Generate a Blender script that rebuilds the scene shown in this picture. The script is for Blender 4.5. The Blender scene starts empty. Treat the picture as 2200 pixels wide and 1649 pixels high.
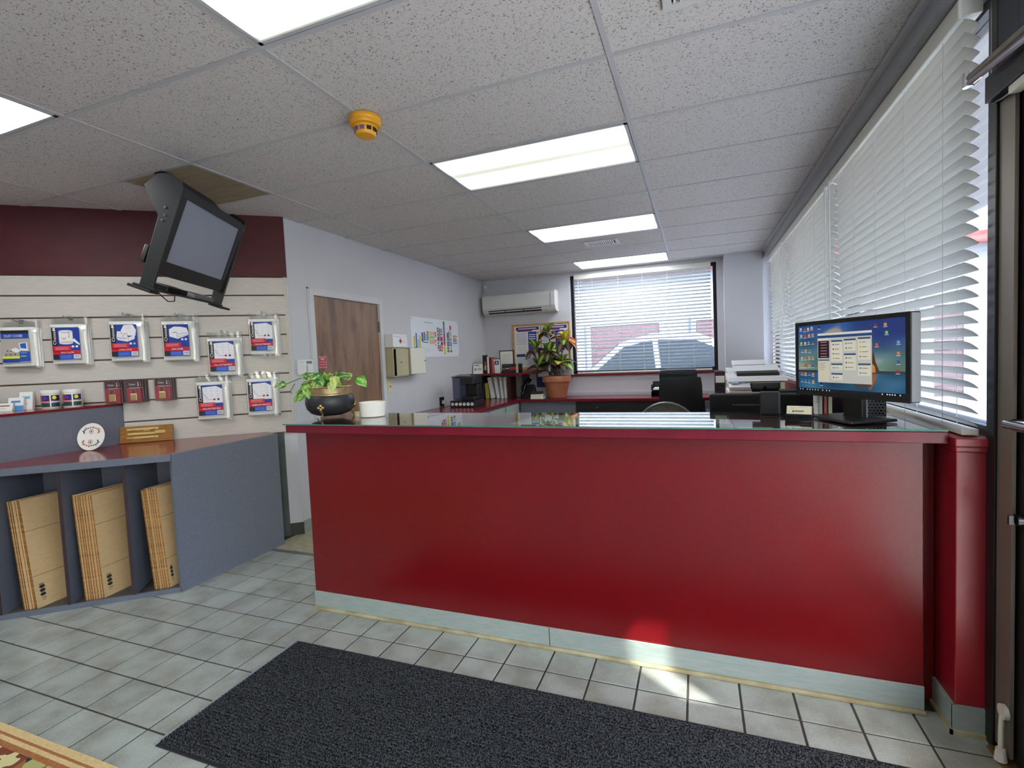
import bpy, bmesh, math, random
from mathutils import Vector, Matrix
random.seed(7)
SC = bpy.context.scene
COL = SC.collection
PI = math.pi

# ------------------------------------------------------------------ camera, world, sun, exposure
H = 2.60                                   # ceiling height
cam = bpy.data.cameras.new('camera')
cam_o = bpy.data.objects.new('camera', cam); COL.objects.link(cam_o)
cam.sensor_fit = 'HORIZONTAL'; cam.sensor_width = 36.0
cam.lens = 36.0 * 1059.16 / 2200.0
cam.clip_start = 0.05; cam.clip_end = 300
_y, _p, _r = 0.361853, -0.051297, -0.0430795
_f = Vector((-math.sin(_y)*math.cos(_p), math.cos(_y)*math.cos(_p), math.sin(_p)))
_r0 = Vector((math.cos(_y), math.sin(_y), 0)); _u0 = _r0.cross(_f)
_R = _r0*math.cos(_r) + _u0*math.sin(_r); _U = -_r0*math.sin(_r) + _u0*math.cos(_r)
CAM = Vector((1.528, -1.4975, 1.383))
cam_o.matrix_world = Matrix(((_R.x, _U.x, -_f.x, CAM.x), (_R.y, _U.y, -_f.y, CAM.y), (_R.z, _U.z, -_f.z, CAM.z), (0, 0, 0, 1)))
SC.camera = cam_o

SUN_DIR = Vector((0.735*math.cos(math.radians(47)), -0.678*math.cos(math.radians(47)), math.sin(math.radians(47)))).normalized()
sun = bpy.data.lights.new('sun', 'SUN'); sun.energy = 3.9; sun.angle = 0.012; sun.color = (1.0, 0.96, 0.90)
sun_o = bpy.data.objects.new('sun', sun); COL.objects.link(sun_o)
sun_o.rotation_euler = SUN_DIR.to_track_quat('Z', 'Y').to_euler()
sun_o.location = (8, -8, 12)

world = bpy.data.worlds.new('world'); SC.world = world; world.use_nodes = True
nt = world.node_tree; bg = nt.nodes['Background']
sky = nt.nodes.new('ShaderNodeTexSky'); sky.sky_type = 'NISHITA'; sky.sun_disc = False
sky.sun_elevation = math.radians(47); sky.sun_rotation = math.radians(133); sky.air_density = 1.0; sky.dust_density = 2.0
nt.links.new(sky.outputs[0], bg.inputs[0]); bg.inputs[1].default_value = 0.42

SC.view_settings.view_transform = 'Standard'; SC.view_settings.look = 'None'
SC.view_settings.gamma = 1.0; SC.view_settings.use_curve_mapping = False
SC.view_settings.exposure = 1.95

# ------------------------------------------------------------------ materials
MATS = {}
def s2l(c):
    return tuple(((x/255.0)/12.92 if x/255.0 <= 0.04045 else ((x/255.0+0.055)/1.055)**2.4) for x in c)
def new_mat(name):
    m = bpy.data.materials.new(name); m.use_nodes = True; MATS[name] = m
    return m, m.node_tree, m.node_tree.nodes['Principled BSDF']
def mat(name, rgb, rough=0.5, metal=0.0, var=0.0, scale=8.0, bump=0.0, bscale=60.0, stretch=None, rgb2=None, detail=3.0, coat=0.0, spec=0.5, lin=False):
    """plain procedural surface: colour broken up by noise, optional fine bump"""
    m, t, b = new_mat(name)
    c1 = rgb if lin else s2l(rgb)
    b.inputs['Roughness'].default_value = rough; b.inputs['Metallic'].default_value = metal
    b.inputs['Specular IOR Level'].default_value = spec
    if coat: b.inputs['Coat Weight'].default_value = coat; b.inputs['Coat Roughness'].default_value = 0.08
    tc = t.nodes.new('ShaderNodeTexCoord'); mp = t.nodes.new('ShaderNodeMapping')
    t.links.new(tc.outputs['Object'], mp.inputs['Vector'])
    if stretch: mp.inputs['Scale'].default_value = stretch
    if rgb2 is None:
        c2 = tuple(max(0, x*(1-var)) for x in c1); c1 = tuple(min(1, x*(1+var)) for x in c1)
    else:
        c2 = rgb2 if lin else s2l(rgb2)
    n = t.nodes.new('ShaderNodeTexNoise'); n.inputs['Scale'].default_value = scale; n.inputs['Detail'].default_value = detail
    t.links.new(mp.outputs[0], n.inputs['Vector'])
    r = t.nodes.new('ShaderNodeValToRGB'); r.color_ramp.elements[0].position = 0.35; r.color_ramp.elements[1].position = 0.65
    r.color_ramp.elements[0].color = (*c2, 1); r.color_ramp.elements[1].color = (*c1, 1)
    t.links.new(n.outputs['Fac'], r.inputs[0]); t.links.new(r.outputs[0], b.inputs['Base Color'])
    if bump:
        n2 = t.nodes.new('ShaderNodeTexNoise'); n2.inputs['Scale'].default_value = bscale; n2.inputs['Detail'].default_value = 2
        t.links.new(mp.outputs[0], n2.inputs['Vector'])
        bp = t.nodes.new('ShaderNodeBump'); bp.inputs['Strength'].default_value = bump; bp.inputs['Distance'].default_value = 0.002
        t.links.new(n2.outputs['Fac'], bp.inputs['Height']); t.links.new(bp.outputs[0], b.inputs['Normal'])
    return m

mat('wall_paint', (198, 198, 204), 0.6, var=0.02, scale=2, bump=0.15, bscale=180)
mat('wall_white', (206, 207, 212), 0.6, var=0.02, scale=2, bump=0.1, bscale=180)
mat('burgundy_wall', (76, 15, 25), 0.55, var=0.12, scale=5, bump=0.4, bscale=120, stretch=(1, 1, 2.5))
mat('slat_laminate', (196, 189, 181), 0.45, var=0.05, scale=14, stretch=(1, 1, 9))
mat('groove_brown', (96, 74, 60), 0.6, var=0.15)
mat('counter_red', (108, 4, 12), 0.27, var=0.04, scale=3, bump=0.16, bscale=260, spec=0.62)
mat('sill_red', (150, 18, 32), 0.36, var=0.04, bump=0.12, bscale=160, spec=1.0)
mat('burgundy_laminate', (112, 16, 36), 0.22, var=0.10, scale=10, stretch=(1, 4, 1))
mat('mahogany_laminate', (116, 26, 30), 0.16, var=0.2, scale=12, stretch=(1, 5, 1))
mat('grey_laminate', (104, 108, 120), 0.5, var=0.06, scale=60, bump=0.05, bscale=200)
mat('grey_filler', (74, 84, 82), 0.6, var=0.1)
mat('dark_floor_board', (78, 72, 66), 0.7, var=0.2, scale=10)
mat('tee_white', (184, 184, 188), 0.45, var=0.02)
mat('grout', (66, 60, 57), 0.9, var=0.2, scale=12)
mat('vinyl_beige', (164, 158, 132), 0.6, var=0.12, scale=20)
mat('cove_base', (140, 156, 150), 0.5, rgb2=(158, 162, 156), scale=6, stretch=(2, 2, 12))
mat('cove_toe', (178, 170, 138), 0.6, rgb2=(150, 134, 98), scale=9)
mat('cove_dark', (58, 56, 50), 0.6, var=0.2)
mat('black_plastic', (26, 26, 29), 0.42, var=0.1, spec=0.4)
mat('black_gloss', (16, 16, 19), 0.15, var=0.05)
mat('black_satin', (22, 21, 23), 0.4, var=0.1)
mat('bronze_dark', (30, 28, 28), 0.35, metal=0.3, var=0.1)
mat('bronze_lit', (124, 112, 102), 0.42, metal=0.2, var=0.08, scale=3, stretch=(1, 1, .3))  # lighter bronze, lit look painted into the colour; hinges and closer share it
mat('chrome', (200, 200, 205), 0.12, metal=1.0)
mat('brass', (186, 158, 104), 0.35, metal=0.9, var=0.15, scale=20)
mat('brass_hammered', (176, 150, 112), 0.38, metal=0.85, var=0.15, scale=40, bump=0.8, bscale=90)
mat('pot_black', (40, 40, 44), 0.42, var=0.2, scale=12, bump=0.3, bscale=60)
mat('white_plastic', (226, 227, 228), 0.35, var=0.015)
mat('white_bowl', (238, 236, 228), 0.3, var=0.01)
mat('offwhite_plastic', (222, 220, 208), 0.4, var=0.02)
mat('beige_metal', (176, 168, 138), 0.45, var=0.04)
mat('ivory', (222, 208, 160), 0.4, var=0.02)
mat('grey_plastic', (150, 152, 156), 0.4, var=0.03)
mat('blind_white', (233, 229, 220), 0.38, var=0.01)
def _transl(name, k):
    t = MATS[name].node_tree; tr = t.nodes.new('ShaderNodeBsdfTranslucent'); tr.inputs[0].default_value = (.80, .80, .78, 1)
    mx = t.nodes.new('ShaderNodeMixShader'); mx.inputs[0].default_value = k
    t.links.new(t.nodes['Principled BSDF'].outputs[0], mx.inputs[1]); t.links.new(tr.outputs[0], mx.inputs[2]); t.links.new(mx.outputs[0], t.nodes['Material Output'].inputs[0])
_transl('blind_white', .36)
mat('blind_rail', (226, 224, 214), 0.35, var=0.01)
mat('cord_white', (225, 225, 222), 0.7)
mat('yellow_plastic', (226, 160, 30), 0.4, var=0.05)
mat('purple_window', (110, 84, 150), 0.3)
mat('wood_tile', (150, 138, 112), 0.55, var=0.12, scale=3, stretch=(1, 8, 1))
mat('wood_plaque', (146, 96, 34), 0.35, var=0.2, scale=10, stretch=(1, 1, 8))
mat('wood_oak', (196, 152, 104), 0.45, var=0.12, scale=18)
mat('cork', (190, 150, 104), 0.8, var=0.2, scale=60)
mat('cardboard', (206, 172, 124), 0.75, var=0.05, scale=30, stretch=(1, 1, 4))
mat('cardboard_edge', (190, 140, 74), 0.8, rgb2=(120, 74, 30), scale=60)
mat('terracotta', (176, 108, 78), 0.6, var=0.08, scale=10)
mat('soil', (46, 36, 28), 0.9, var=0.4, scale=40, bump=1, bscale=60)
mat('black_leather', (15, 15, 20), 0.38, var=0.2, scale=20, bump=0.4, bscale=120)
mat('grey_frame', (120, 120, 122), 0.35, metal=0.5)
mat('mesh_brown', (104, 94, 84), 0.6, var=0.2, scale=80)
mat('paper', (232, 231, 226), 0.7, var=0.01)
mat('paper_cream', (224, 214, 188), 0.6, var=0.03)
mat('paper_map', (226, 226, 208), 0.6, rgb2=(206, 212, 190), scale=12)
mat('red_book', (164, 40, 40), 0.5); mat('pink_book', (196, 110, 96), 0.5); mat('maroon_book', (70, 16, 22), 0.5)
mat('black_book', (22, 22, 24), 0.5); mat('yellow_book', (168, 166, 72), 0.5); mat('navy_box', (38, 44, 96), 0.5)
mat('stem_green', (92, 128, 60), 0.5, var=0.1); mat('stem_brown', (90, 74, 56), 0.7, var=0.2)
mat('lock_gold', (214, 186, 120), 0.3, metal=0.7)
mat('ceramic', (240, 234, 226), 0.2, var=0.01)
mat('asphalt', (178, 176, 172), 0.9, var=0.05, scale=3)
mat('stucco_white', (152, 151, 152), 0.8, var=0.03)
mat('walk_concrete', (214, 210, 204), 0.8, var=0.03)
mat('rollup_maroon', (112, 84, 84), 0.6, var=0.05)
mat('roof_red', (170, 60, 56), 0.6)
mat('car_white', (196, 200, 208), 0.2, coat=0.5)
mat('car_glass', (70, 78, 84), 0.1)
mat('tyre', (24, 24, 24), 0.8)
mat('white_jar', (232, 228, 222), 0.35)
mat('ac_white', (214, 214, 212), 0.4, var=0.01)
mat('sensor_white', (206, 206, 198), 0.5)
mat('steel_vent', (206, 205, 203), 0.4); mat('vent_dark', (40, 38, 36), 0.8)
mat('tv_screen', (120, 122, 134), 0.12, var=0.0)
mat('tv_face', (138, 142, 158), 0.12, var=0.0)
mat('edge_dark', (58, 40, 44), 0.5, var=0.1)
mat('rubber_white', (214, 208, 196), 0.5)

def wood_door():
    m, t, b = new_mat('door_wood')
    tc = t.nodes.new('ShaderNodeTexCoord'); mp = t.nodes.new('ShaderNodeMapping'); mp.inputs['Scale'].default_value = (4.2, 4.2, 0.6)
    t.links.new(tc.outputs['Object'], mp.inputs[0])
    n = t.nodes.new('ShaderNodeTexNoise'); n.inputs['Scale'].default_value = 2.2; n.inputs['Detail'].default_value = 8; n.inputs['Roughness'].default_value = 0.65; n.inputs['Distortion'].default_value = 0.6
    t.links.new(mp.outputs[0], n.inputs['Vector'])
    r = t.nodes.new('ShaderNodeValToRGB'); e = r.color_ramp.elements
    e[0].position = .3; e[0].color = (*s2l((84, 62, 52)), 1); e[1].position = .72; e[1].color = (*s2l((158, 124, 98)), 1)
    k = e.new(.5); k.color = (*s2l((130, 98, 76)), 1)
    t.links.new(n.outputs['Fac'], r.inputs[0])
    mp2 = t.nodes.new('ShaderNodeMapping'); mp2.inputs['Scale'].default_value = (3.2, 3.2, 2.2); t.links.new(tc.outputs['Object'], mp2.inputs[0])
    v = t.nodes.new('ShaderNodeTexVoronoi'); v.inputs['Scale'].default_value = 1.0; t.links.new(mp2.outputs[0], v.inputs['Vector'])
    r2 = t.nodes.new('ShaderNodeValToRGB'); r2.color_ramp.elements[0].color = (.42, .40, .40, 1); r2.color_ramp.elements[1].position = .28; r2.color_ramp.elements[1].color = (1, 1, 1, 1)
    t.links.new(v.outputs['Distance'], r2.inputs[0])
    mx = t.nodes.new('ShaderNodeMix'); mx.data_type = 'RGBA'; mx.blend_type = 'MULTIPLY'; mx.inputs[0].default_value = 1
    t.links.new(r.outputs[0], mx.inputs[6]); t.links.new(r2.outputs[0], mx.inputs[7])
    t.links.new(mx.outputs[2], b.inputs['Base Color']); b.inputs['Roughness'].default_value = 0.42
wood_door()

def ceiling_tile_mat():
    m, t, b = new_mat('ceiling_tile')
    tc = t.nodes.new('ShaderNodeTexCoord'); ge = t.nodes.new('ShaderNodeNewGeometry')
    v = t.nodes.new('ShaderNodeTexNoise'); v.inputs['Scale'].default_value = 135; v.inputs['Detail'].default_value = 2.5; v.inputs['Distortion'].default_value = 1.2
    t.links.new(ge.outputs['Position'], v.inputs['Vector'])
    r = t.nodes.new('ShaderNodeValToRGB'); e = r.color_ramp.elements
    e[0].position = .345; e[0].color = (*s2l((112, 101, 94)), 1); e[1].position = .415; e[1].color = (*s2l((206, 202, 201)), 1)
    t.links.new(v.outputs['Fac'], r.inputs[0]); t.links.new(r.outputs[0], b.inputs['Base Color'])
    n = t.nodes.new('ShaderNodeTexNoise'); n.inputs['Scale'].default_value = 160; t.links.new(ge.outputs['Position'], n.inputs['Vector'])
    bp = t.nodes.new('ShaderNodeBump'); bp.inputs['Strength'].default_value = .25; bp.inputs['Distance'].default_value = .002
    t.links.new(n.outputs['Fac'], bp.inputs['Height']); t.links.new(bp.outputs[0], b.inputs['Normal'])
    b.inputs['Roughness'].default_value = 0.9
ceiling_tile_mat()

def floor_tile_mat():
    m, t, b = new_mat('floor_tile')
    ge = t.nodes.new('ShaderNodeNewGeometry'); oi = t.nodes.new('ShaderNodeObjectInfo')
    n = t.nodes.new('ShaderNodeTexNoise'); n.inputs['Scale'].default_value = 7; n.inputs['Detail'].default_value = 6
    t.links.new(ge.outputs['Position'], n.inputs['Vector'])
    r = t.nodes.new('ShaderNodeValToRGB'); e = r.color_ramp.elements
    e[0].position = .32; e[0].color = (*s2l((136, 137, 128)), 1); e[1].position = .62; e[1].color = (*s2l((162, 168, 163)), 1)
    t.links.new(n.outputs['Fac'], r.inputs[0])
    n2 = t.nodes.new('ShaderNodeTexNoise'); n2.inputs['Scale'].default_value = 130; n2.inputs['Detail'].default_value = 2
    t.links.new(ge.outputs['Position'], n2.inputs['Vector'])
    mx = t.nodes.new('ShaderNodeMix'); mx.data_type = 'RGBA'; mx.blend_type = 'OVERLAY'; mx.inputs[0].default_value = .25
    t.links.new(r.outputs[0], mx.inputs[6]); t.links.new(n2.outputs['Fac'], mx.inputs[7])
    hs = t.nodes.new('ShaderNodeHueSaturation'); mr = t.nodes.new('ShaderNodeMapRange'); mr.inputs[3].default_value = .92; mr.inputs[4].default_value = 1.06
    t.links.new(oi.outputs['Random'], mr.inputs[0]); t.links.new(mr.outputs[0], hs.inputs['Value'])
    t.links.new(mx.outputs[2], hs.inputs['Color']); t.links.new(hs.outputs[0], b.inputs['Base Color'])
    b.inputs['Roughness'].default_value = 0.36
    bp = t.nodes.new('ShaderNodeBump'); bp.inputs['Strength'].default_value = .12; bp.inputs['Distance'].default_value = .002
    t.links.new(n2.outputs['Fac'], bp.inputs['Height']); t.links.new(bp.outputs[0], b.inputs['Normal'])
floor_tile_mat()

def mat_carpet():
    m, t, b = new_mat('mat_carpet')
    ge = t.nodes.new('ShaderNodeNewGeometry')
    n = t.nodes.new('ShaderNodeTexNoise'); n.inputs['Scale'].default_value = 190; n.inputs['Detail'].default_value = 3
    t.links.new(ge.outputs['Position'], n.inputs['Vector'])
    r = t.nodes.new('ShaderNodeValToRGB'); e = r.color_ramp.elements
    e[0].position = .42; e[0].color = (*s2l((14, 15, 18)), 1); e[1].position = .72; e[1].color = (*s2l((92, 96, 100)), 1)
    t.links.new(n.outputs['Fac'], r.inputs[0]); t.links.new(r.outputs[0], b.inputs['Base Color'])
    b.inputs['Roughness'].default_value = 0.95; b.inputs['Specular IOR Level'].default_value = .15
    bp = t.nodes.new('ShaderNodeBump'); bp.inputs['Strength'].default_value = .9; bp.inputs['Distance'].default_value = .003
    t.links.new(n.outputs['Fac'], bp.inputs['Height']); t.links.new(bp.outputs[0], b.inputs['Normal'])
mat_carpet()

def rug_mat():
    m, t, b = new_mat('rug_pattern')
    ge = t.nodes.new('ShaderNodeNewGeometry')
    n0 = t.nodes.new('ShaderNodeTexNoise'); n0.inputs['Scale'].default_value = 9; n0.inputs['Detail'].default_value = 2
    t.links.new(ge.outputs['Position'], n0.inputs['Vector'])
    mx0 = t.nodes.new('ShaderNodeMix'); mx0.data_type = 'RGBA'; mx0.inputs[0].default_value = .22
    t.links.new(ge.outputs['Position'], mx0.inputs[6]); t.links.new(n0.outputs['Color'], mx0.inputs[7])
    v = t.nodes.new('ShaderNodeTexVoronoi'); v.inputs['Scale'].default_value = 17
    t.links.new(mx0.outputs[2], v.inputs['Vector'])
    sp = t.nodes.new('ShaderNodeSeparateColor'); t.links.new(v.outputs['Color'], sp.inputs[0])
    r = t.nodes.new('ShaderNodeValToRGB'); r.color_ramp.interpolation = 'CONSTANT'; e = r.color_ramp.elements
    e[0].position = 0; e[0].color = (*s2l((40, 40, 40)), 1); e[1].position = .22; e[1].color = (*s2l((206, 196, 140)), 1)
    for p, c in ((.42, (150, 96, 52)), (.58, (170, 168, 104)), (.72, (120, 60, 40)), (.86, (60, 64, 60))):
        k = e.new(p); k.color = (*s2l(c), 1)
    t.links.new(sp.outputs[0], r.inputs[0]); t.links.new(r.outputs[0], b.inputs['Base Color'])
    b.inputs['Roughness'].default_value = .95
    n = t.nodes.new('ShaderNodeTexNoise'); n.inputs['Scale'].default_value = 220; t.links.new(ge.outputs['Position'], n.inputs['Vector'])
    bp = t.nodes.new('ShaderNodeBump'); bp.inputs['Strength'].default_value = .8; bp.inputs['Distance'].default_value = .003
    t.links.new(n.outputs['Fac'], bp.inputs['Height']); t.links.new(bp.outputs[0], b.inputs['Normal'])
rug_mat()
mat('rug_cream', (206, 178, 128), 0.95, var=0.1, scale=90, bump=.6, bscale=200)
mat('rug_orange', (158, 100, 56), 0.95, var=0.15, scale=90, bump=.6, bscale=200)

def attr_mat(name, rough, emit=0.0, transl=0.0):
    m, t, b = new_mat(name)
    a = t.nodes.new('ShaderNodeAttribute'); a.attribute_name = 'Col'
    t.links.new(a.outputs['Color'], b.inputs['Base Color']); b.inputs['Roughness'].default_value = rough
    if emit:
        t.links.new(a.outputs['Color'], b.inputs['Emission Color']); b.inputs['Emission Strength'].default_value = emit
    if transl:
        tr = t.nodes.new('ShaderNodeBsdfTranslucent'); t.links.new(a.outputs['Color'], tr.inputs[0])
        mx = t.nodes.new('ShaderNodeMixShader'); mx.inputs[0].default_value = transl
        t.links.new(b.outputs[0], mx.inputs[1]); t.links.new(tr.outputs[0], mx.inputs[2])
        t.links.new(mx.outputs[0], t.nodes['Material Output'].inputs[0])
attr_mat('print_ink', 0.35); attr_mat('print_matte', 0.7); attr_mat('screen_glow', 0.15, emit=0.11); attr_mat('leaf', 0.35, transl=0.25)

def glass_mat(name, tint, refl=0.08, rough=0.0):
    m = bpy.data.materials.new(name); m.use_nodes = True; MATS[name] = m; t = m.node_tree
    t.nodes.remove(t.nodes['Principled BSDF'])
    tr = t.nodes.new('ShaderNodeBsdfTransparent'); tr.inputs[0].default_value = (*tint, 1)
    g = t.nodes.new('ShaderNodeBsdfGlossy'); g.inputs['Roughness'].default_value = rough; g.inputs[0].default_value = (1, 1, 1, 1)
    lw = t.nodes.new('ShaderNodeLayerWeight'); lw.inputs[0].default_value = 0.5
    f = t.nodes.new('ShaderNodeMath'); f.operation = 'POWER'; f.inputs[1].default_value = 4.5; t.links.new(lw.outputs['Facing'], f.inputs[0])
    ad = t.nodes.new('ShaderNodeMath'); ad.operation = 'MULTIPLY_ADD'; ad.inputs[1].default_value = 0.93; ad.inputs[2].default_value = 0.03+refl; ad.use_clamp = True
    t.links.new(f.outputs[0], ad.inputs[0])
    mx = t.nodes.new('ShaderNodeMixShader'); t.links.new(ad.outputs[0], mx.inputs[0])
    t.links.new(tr.outputs[0], mx.inputs[1]); t.links.new(g.outputs[0], mx.inputs[2])
    t.links.new(mx.outputs[0], t.nodes['Material Output'].inputs[0])
glass_mat('window_glass', (.74, .79, .84), 0.0); glass_mat('door_glass', (.90, .92, .92), 0.0)
glass_mat('table_glass', (.90, .95, .93), 0.02); glass_mat('clear_bag', (.90, .90, .89), 0.06, 0.18)
glass_mat('smoke_plastic', (.30, .34, .42), 0.05, 0.05)
mat('glass_edge', (60, 120, 104), 0.1)

def diffuser(name, col, lo, hi, ax, sc, ph):
    """lit prismatic lens: two fluorescent tubes show as soft brighter bands"""
    m, t, b = new_mat(name)
    tc = t.nodes.new('ShaderNodeTexCoord'); sx = t.nodes.new('ShaderNodeSeparateXYZ'); t.links.new(tc.outputs['Object'], sx.inputs[0])
    mu = t.nodes.new('ShaderNodeMath'); mu.operation = 'MULTIPLY_ADD'; mu.inputs[1].default_value = sc; mu.inputs[2].default_value = ph
    t.links.new(sx.outputs[ax], mu.inputs[0])
    co = t.nodes.new('ShaderNodeMath'); co.operation = 'COSINE'; t.links.new(mu.outputs[0], co.inputs[0])
    mr = t.nodes.new('ShaderNodeMapRange'); mr.inputs[1].default_value = 0; mr.inputs[2].default_value = 1; mr.inputs[3].default_value = lo; mr.inputs[4].default_value = hi
    m1 = t.nodes.new('ShaderNodeMath'); m1.operation = 'MULTIPLY_ADD'; m1.inputs[1].default_value = .5; m1.inputs[2].default_value = .5; t.links.new(co.outputs[0], m1.inputs[0])
    m2_ = t.nodes.new('ShaderNodeMath'); m2_.operation = 'POWER'; m2_.inputs[1].default_value = 1.6; t.links.new(m1.outputs[0], m2_.inputs[0])
    t.links.new(m2_.outputs[0], mr.inputs[0])
    b.inputs['Base Color'].default_value = (.8, .8, .78, 1); b.inputs['Roughness'].default_value = .3
    b.inputs['Emission Color'].default_value = (*col, 1); t.links.new(mr.outputs[0], b.inputs['Emission Strength'])
diffuser('lens_warm', (.94, 1.0, .82), .15, 2.2, 1, 2*PI/.29, PI)
diffuser('lens_cool', (.93, .97, 1.0), .5, 6.0, 1, 2*PI/.29, PI)

# ------------------------------------------------------------------ mesh helpers
class MB:
    def __init__(s): s.v = []; s.f = []; s.c = []; s.m = []; s.mi = 0; s.col = None
    def _f(s, idx): s.f.append(idx); s.c.append(s.col); s.m.append(s.mi)
    def box(s, x0, x1, y0, y1, z0, z1):
        n = len(s.v)
        s.v += [(x0,y0,z0),(x1,y0,z0),(x1,y1,z0),(x0,y1,z0),(x0,y0,z1),(x1,y0,z1),(x1,y1,z1),(x0,y1,z1)]
        for q in ((3,2,1,0),(4,5,6,7),(0,1,5,4),(1,2,6,5),(2,3,7,6),(3,0,4,7)): s._f([n+i for i in q])
        return s
    def obox(s, c, ax, ay, az):
        """oriented box: centre and three half-axis vectors"""
        c, ax, ay, az = Vector(c), Vector(ax), Vector(ay), Vector(az); n = len(s.v)
        for k in (-1, 1):
            for (i, j) in ((-1,-1),(1,-1),(1,1),(-1,1)): s.v.append(tuple(c+ax*i+ay*j+az*k))
        fl = ax.cross(ay).dot(az) < 0
        for q in ((3,2,1,0),(4,5,6,7),(0,1,5,4),(1,2,6,5),(2,3,7,6),(3,0,4,7)): s._f([n+i for i in (q[::-1] if fl else q)])
        return s
    def prism(s, pts, ext):
        """polygon (3D points) extruded by a vector"""
        pts = [Vector(p) for p in pts]; ext = Vector(ext); k = len(pts); n = len(s.v)
        nor = Vector((0,0,0))
        for i in range(k): nor += pts[i].cross(pts[(i+1) % k])
        if nor.dot(ext) > 0: pts = pts[::-1]
        s.v += [tuple(p) for p in pts] + [tuple(p+ext) for p in pts]
        s._f([n+i for i in range(k)]); s._f([n+k+i for i in range(k)][::-1])
        for i in range(k): s._f([n+(i+1) % k, n+i, n+k+i, n+k+(i+1) % k])
        return s
    def ring(s, c, r, ax, n, frame=None):
        ax = Vector(ax).normalized(); a = frame or ax.orthogonal().normalized(); b = ax.cross(a)
        i0 = len(s.v)
        for k in range(n):
            t = 2*PI*k/n; s.v.append(tuple(Vector(c)+a*(r*math.cos(t))+b*(r*math.sin(t))))
        return [i0+k for k in range(n)]
    def bridge(s, r0, r1):
        n = len(r0)
        for k in range(n): s._f([r0[k], r0[(k+1) % n], r1[(k+1) % n], r1[k]])
    def cyl(s, p0, p1, r0, r1=None, n=16):
        r1 = r0 if r1 is None else r1; ax = Vector(p1)-Vector(p0)
        a = s.ring(p0, r0, ax, n); b = s.ring(p1, r1, ax, n); s.bridge(a, b); s._f(a[::-1]); s._f(b); return s
    def tube(s, pts, r, n=8):
        pts = [Vector(p) for p in pts]; prev = None; first = None; fr = None
        for i, p in enumerate(pts):
            d = (pts[min(i+1, len(pts)-1)]-pts[max(i-1, 0)]).normalized()
            fr = d.orthogonal().normalized() if fr is None else (fr-d*fr.dot(d)).normalized()
            q = s.ring(p, r[i] if isinstance(r, (list, tuple)) else r, d, n, fr)
            if prev: s.bridge(prev, q)
            else: first = q
            prev = q
        s._f(first[::-1]); s._f(prev); return s
    def lathe(s, prof, c=(0,0,0), n=32, cap0=True, cap1=True):
        prev = None
        for i, (r, z) in enumerate(prof):
            q = s.ring((c[0], c[1], c[2]+z), max(r, 1e-4), (0,0,1), n, Vector((1,0,0)))
            if prev: s.bridge(prev, q)
            elif cap0: s._f(q[::-1])
            prev = q
        if cap1: s._f(prev)
        return s
    def grid(s, fn, nu, nv, col=None):
        n = len(s.v)
        for i in range(nu+1):
            for j in range(nv+1): s.v.append(tuple(fn(i/nu, j/nv)))
        for i in range(nu):
            for j in range(nv):
                if col: s.col = col((i+.5)/nu, (j+.5)/nv)
                s._f([n+i*(nv+1)+j, n+(i+1)*(nv+1)+j, n+(i+1)*(nv+1)+j+1, n+i*(nv+1)+j+1])
        return s
    def poly(s, pts):
        n = len(s.v); s.v += [tuple(p) for p in pts]; s._f(list(range(n, n+len(pts)))); return s
    def mesh(s, name, mats, smooth=False):
        me = bpy.data.meshes.new(name); me.from_pydata(s.v, [], s.f); me.update()
        for mm in (mats if isinstance(mats, (list, tuple)) else [mats]): me.materials.append(MATS[mm])
        if any(s.m): me.polygons.foreach_set('material_index', s.m)
        if any(c is not None for c in s.c):
            at = me.color_attributes.new('Col', 'FLOAT_COLOR', 'CORNER'); k = 0
            for p, c in zip(me.polygons, s.c):
                cc = c or (.8, .8, .8)
                for _ in p.loop_indices: at.data[k].color = (*cc[:3], 1); k += 1
        if smooth:
            me.polygons.foreach_set('use_smooth', [True]*len(me.polygons)); me.set_sharp_from_angle(angle=math.radians(38))
        return me
    def build(s, name, mats, parent=None, loc=None, rot=None, smooth=False, bevel=0.0, seg=2):
        o = bpy.data.objects.new(name, s.mesh(name, mats, smooth)); COL.objects.link(o)
        if parent: o.parent = parent
        if loc: o.location = loc
        if rot: o.rotation_euler = rot
        if bevel:
            b = o.modifiers.new('bevel', 'BEVEL'); b.width = bevel; b.segments = seg; b.limit_method = 'ANGLE'; b.angle_limit = math.radians(40)
        return o
def B(x0, x1, y0, y1, z0, z1): return MB().box(x0, x1, y0, y1, z0, z1)
def tag(o, label=None, cat=None, group=None, kind=None):
    for k, v in (('label', label), ('category', cat), ('group', group), ('kind', kind)):
        if v: o[k] = v
    return o
def thing(name, label, cat, loc=(0,0,0), rz=0.0, group=None):
    o = bpy.data.objects.new(name, None); COL.objects.link(o); o.empty_display_size = .05
    o.location = loc; o.rotation_euler = (0, 0, rz); return tag(o, label, cat, group)
def struct(name, mb, m, parent=None, **kw):
    o = mb.build(name, m, parent, **kw)
    if parent is None: o['kind'] = 'structure'
    return o
def link_copy(o, parent, loc=None):
    c = o.copy(); COL.objects.link(c); c.parent = parent
    if loc: c.location = loc
    return c
def copy_tree(o, parent=None):
    c = o.copy(); COL.objects.link(c); c.parent = parent
    for ch in list(o.children): copy_tree(ch, c)
    return c

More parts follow.
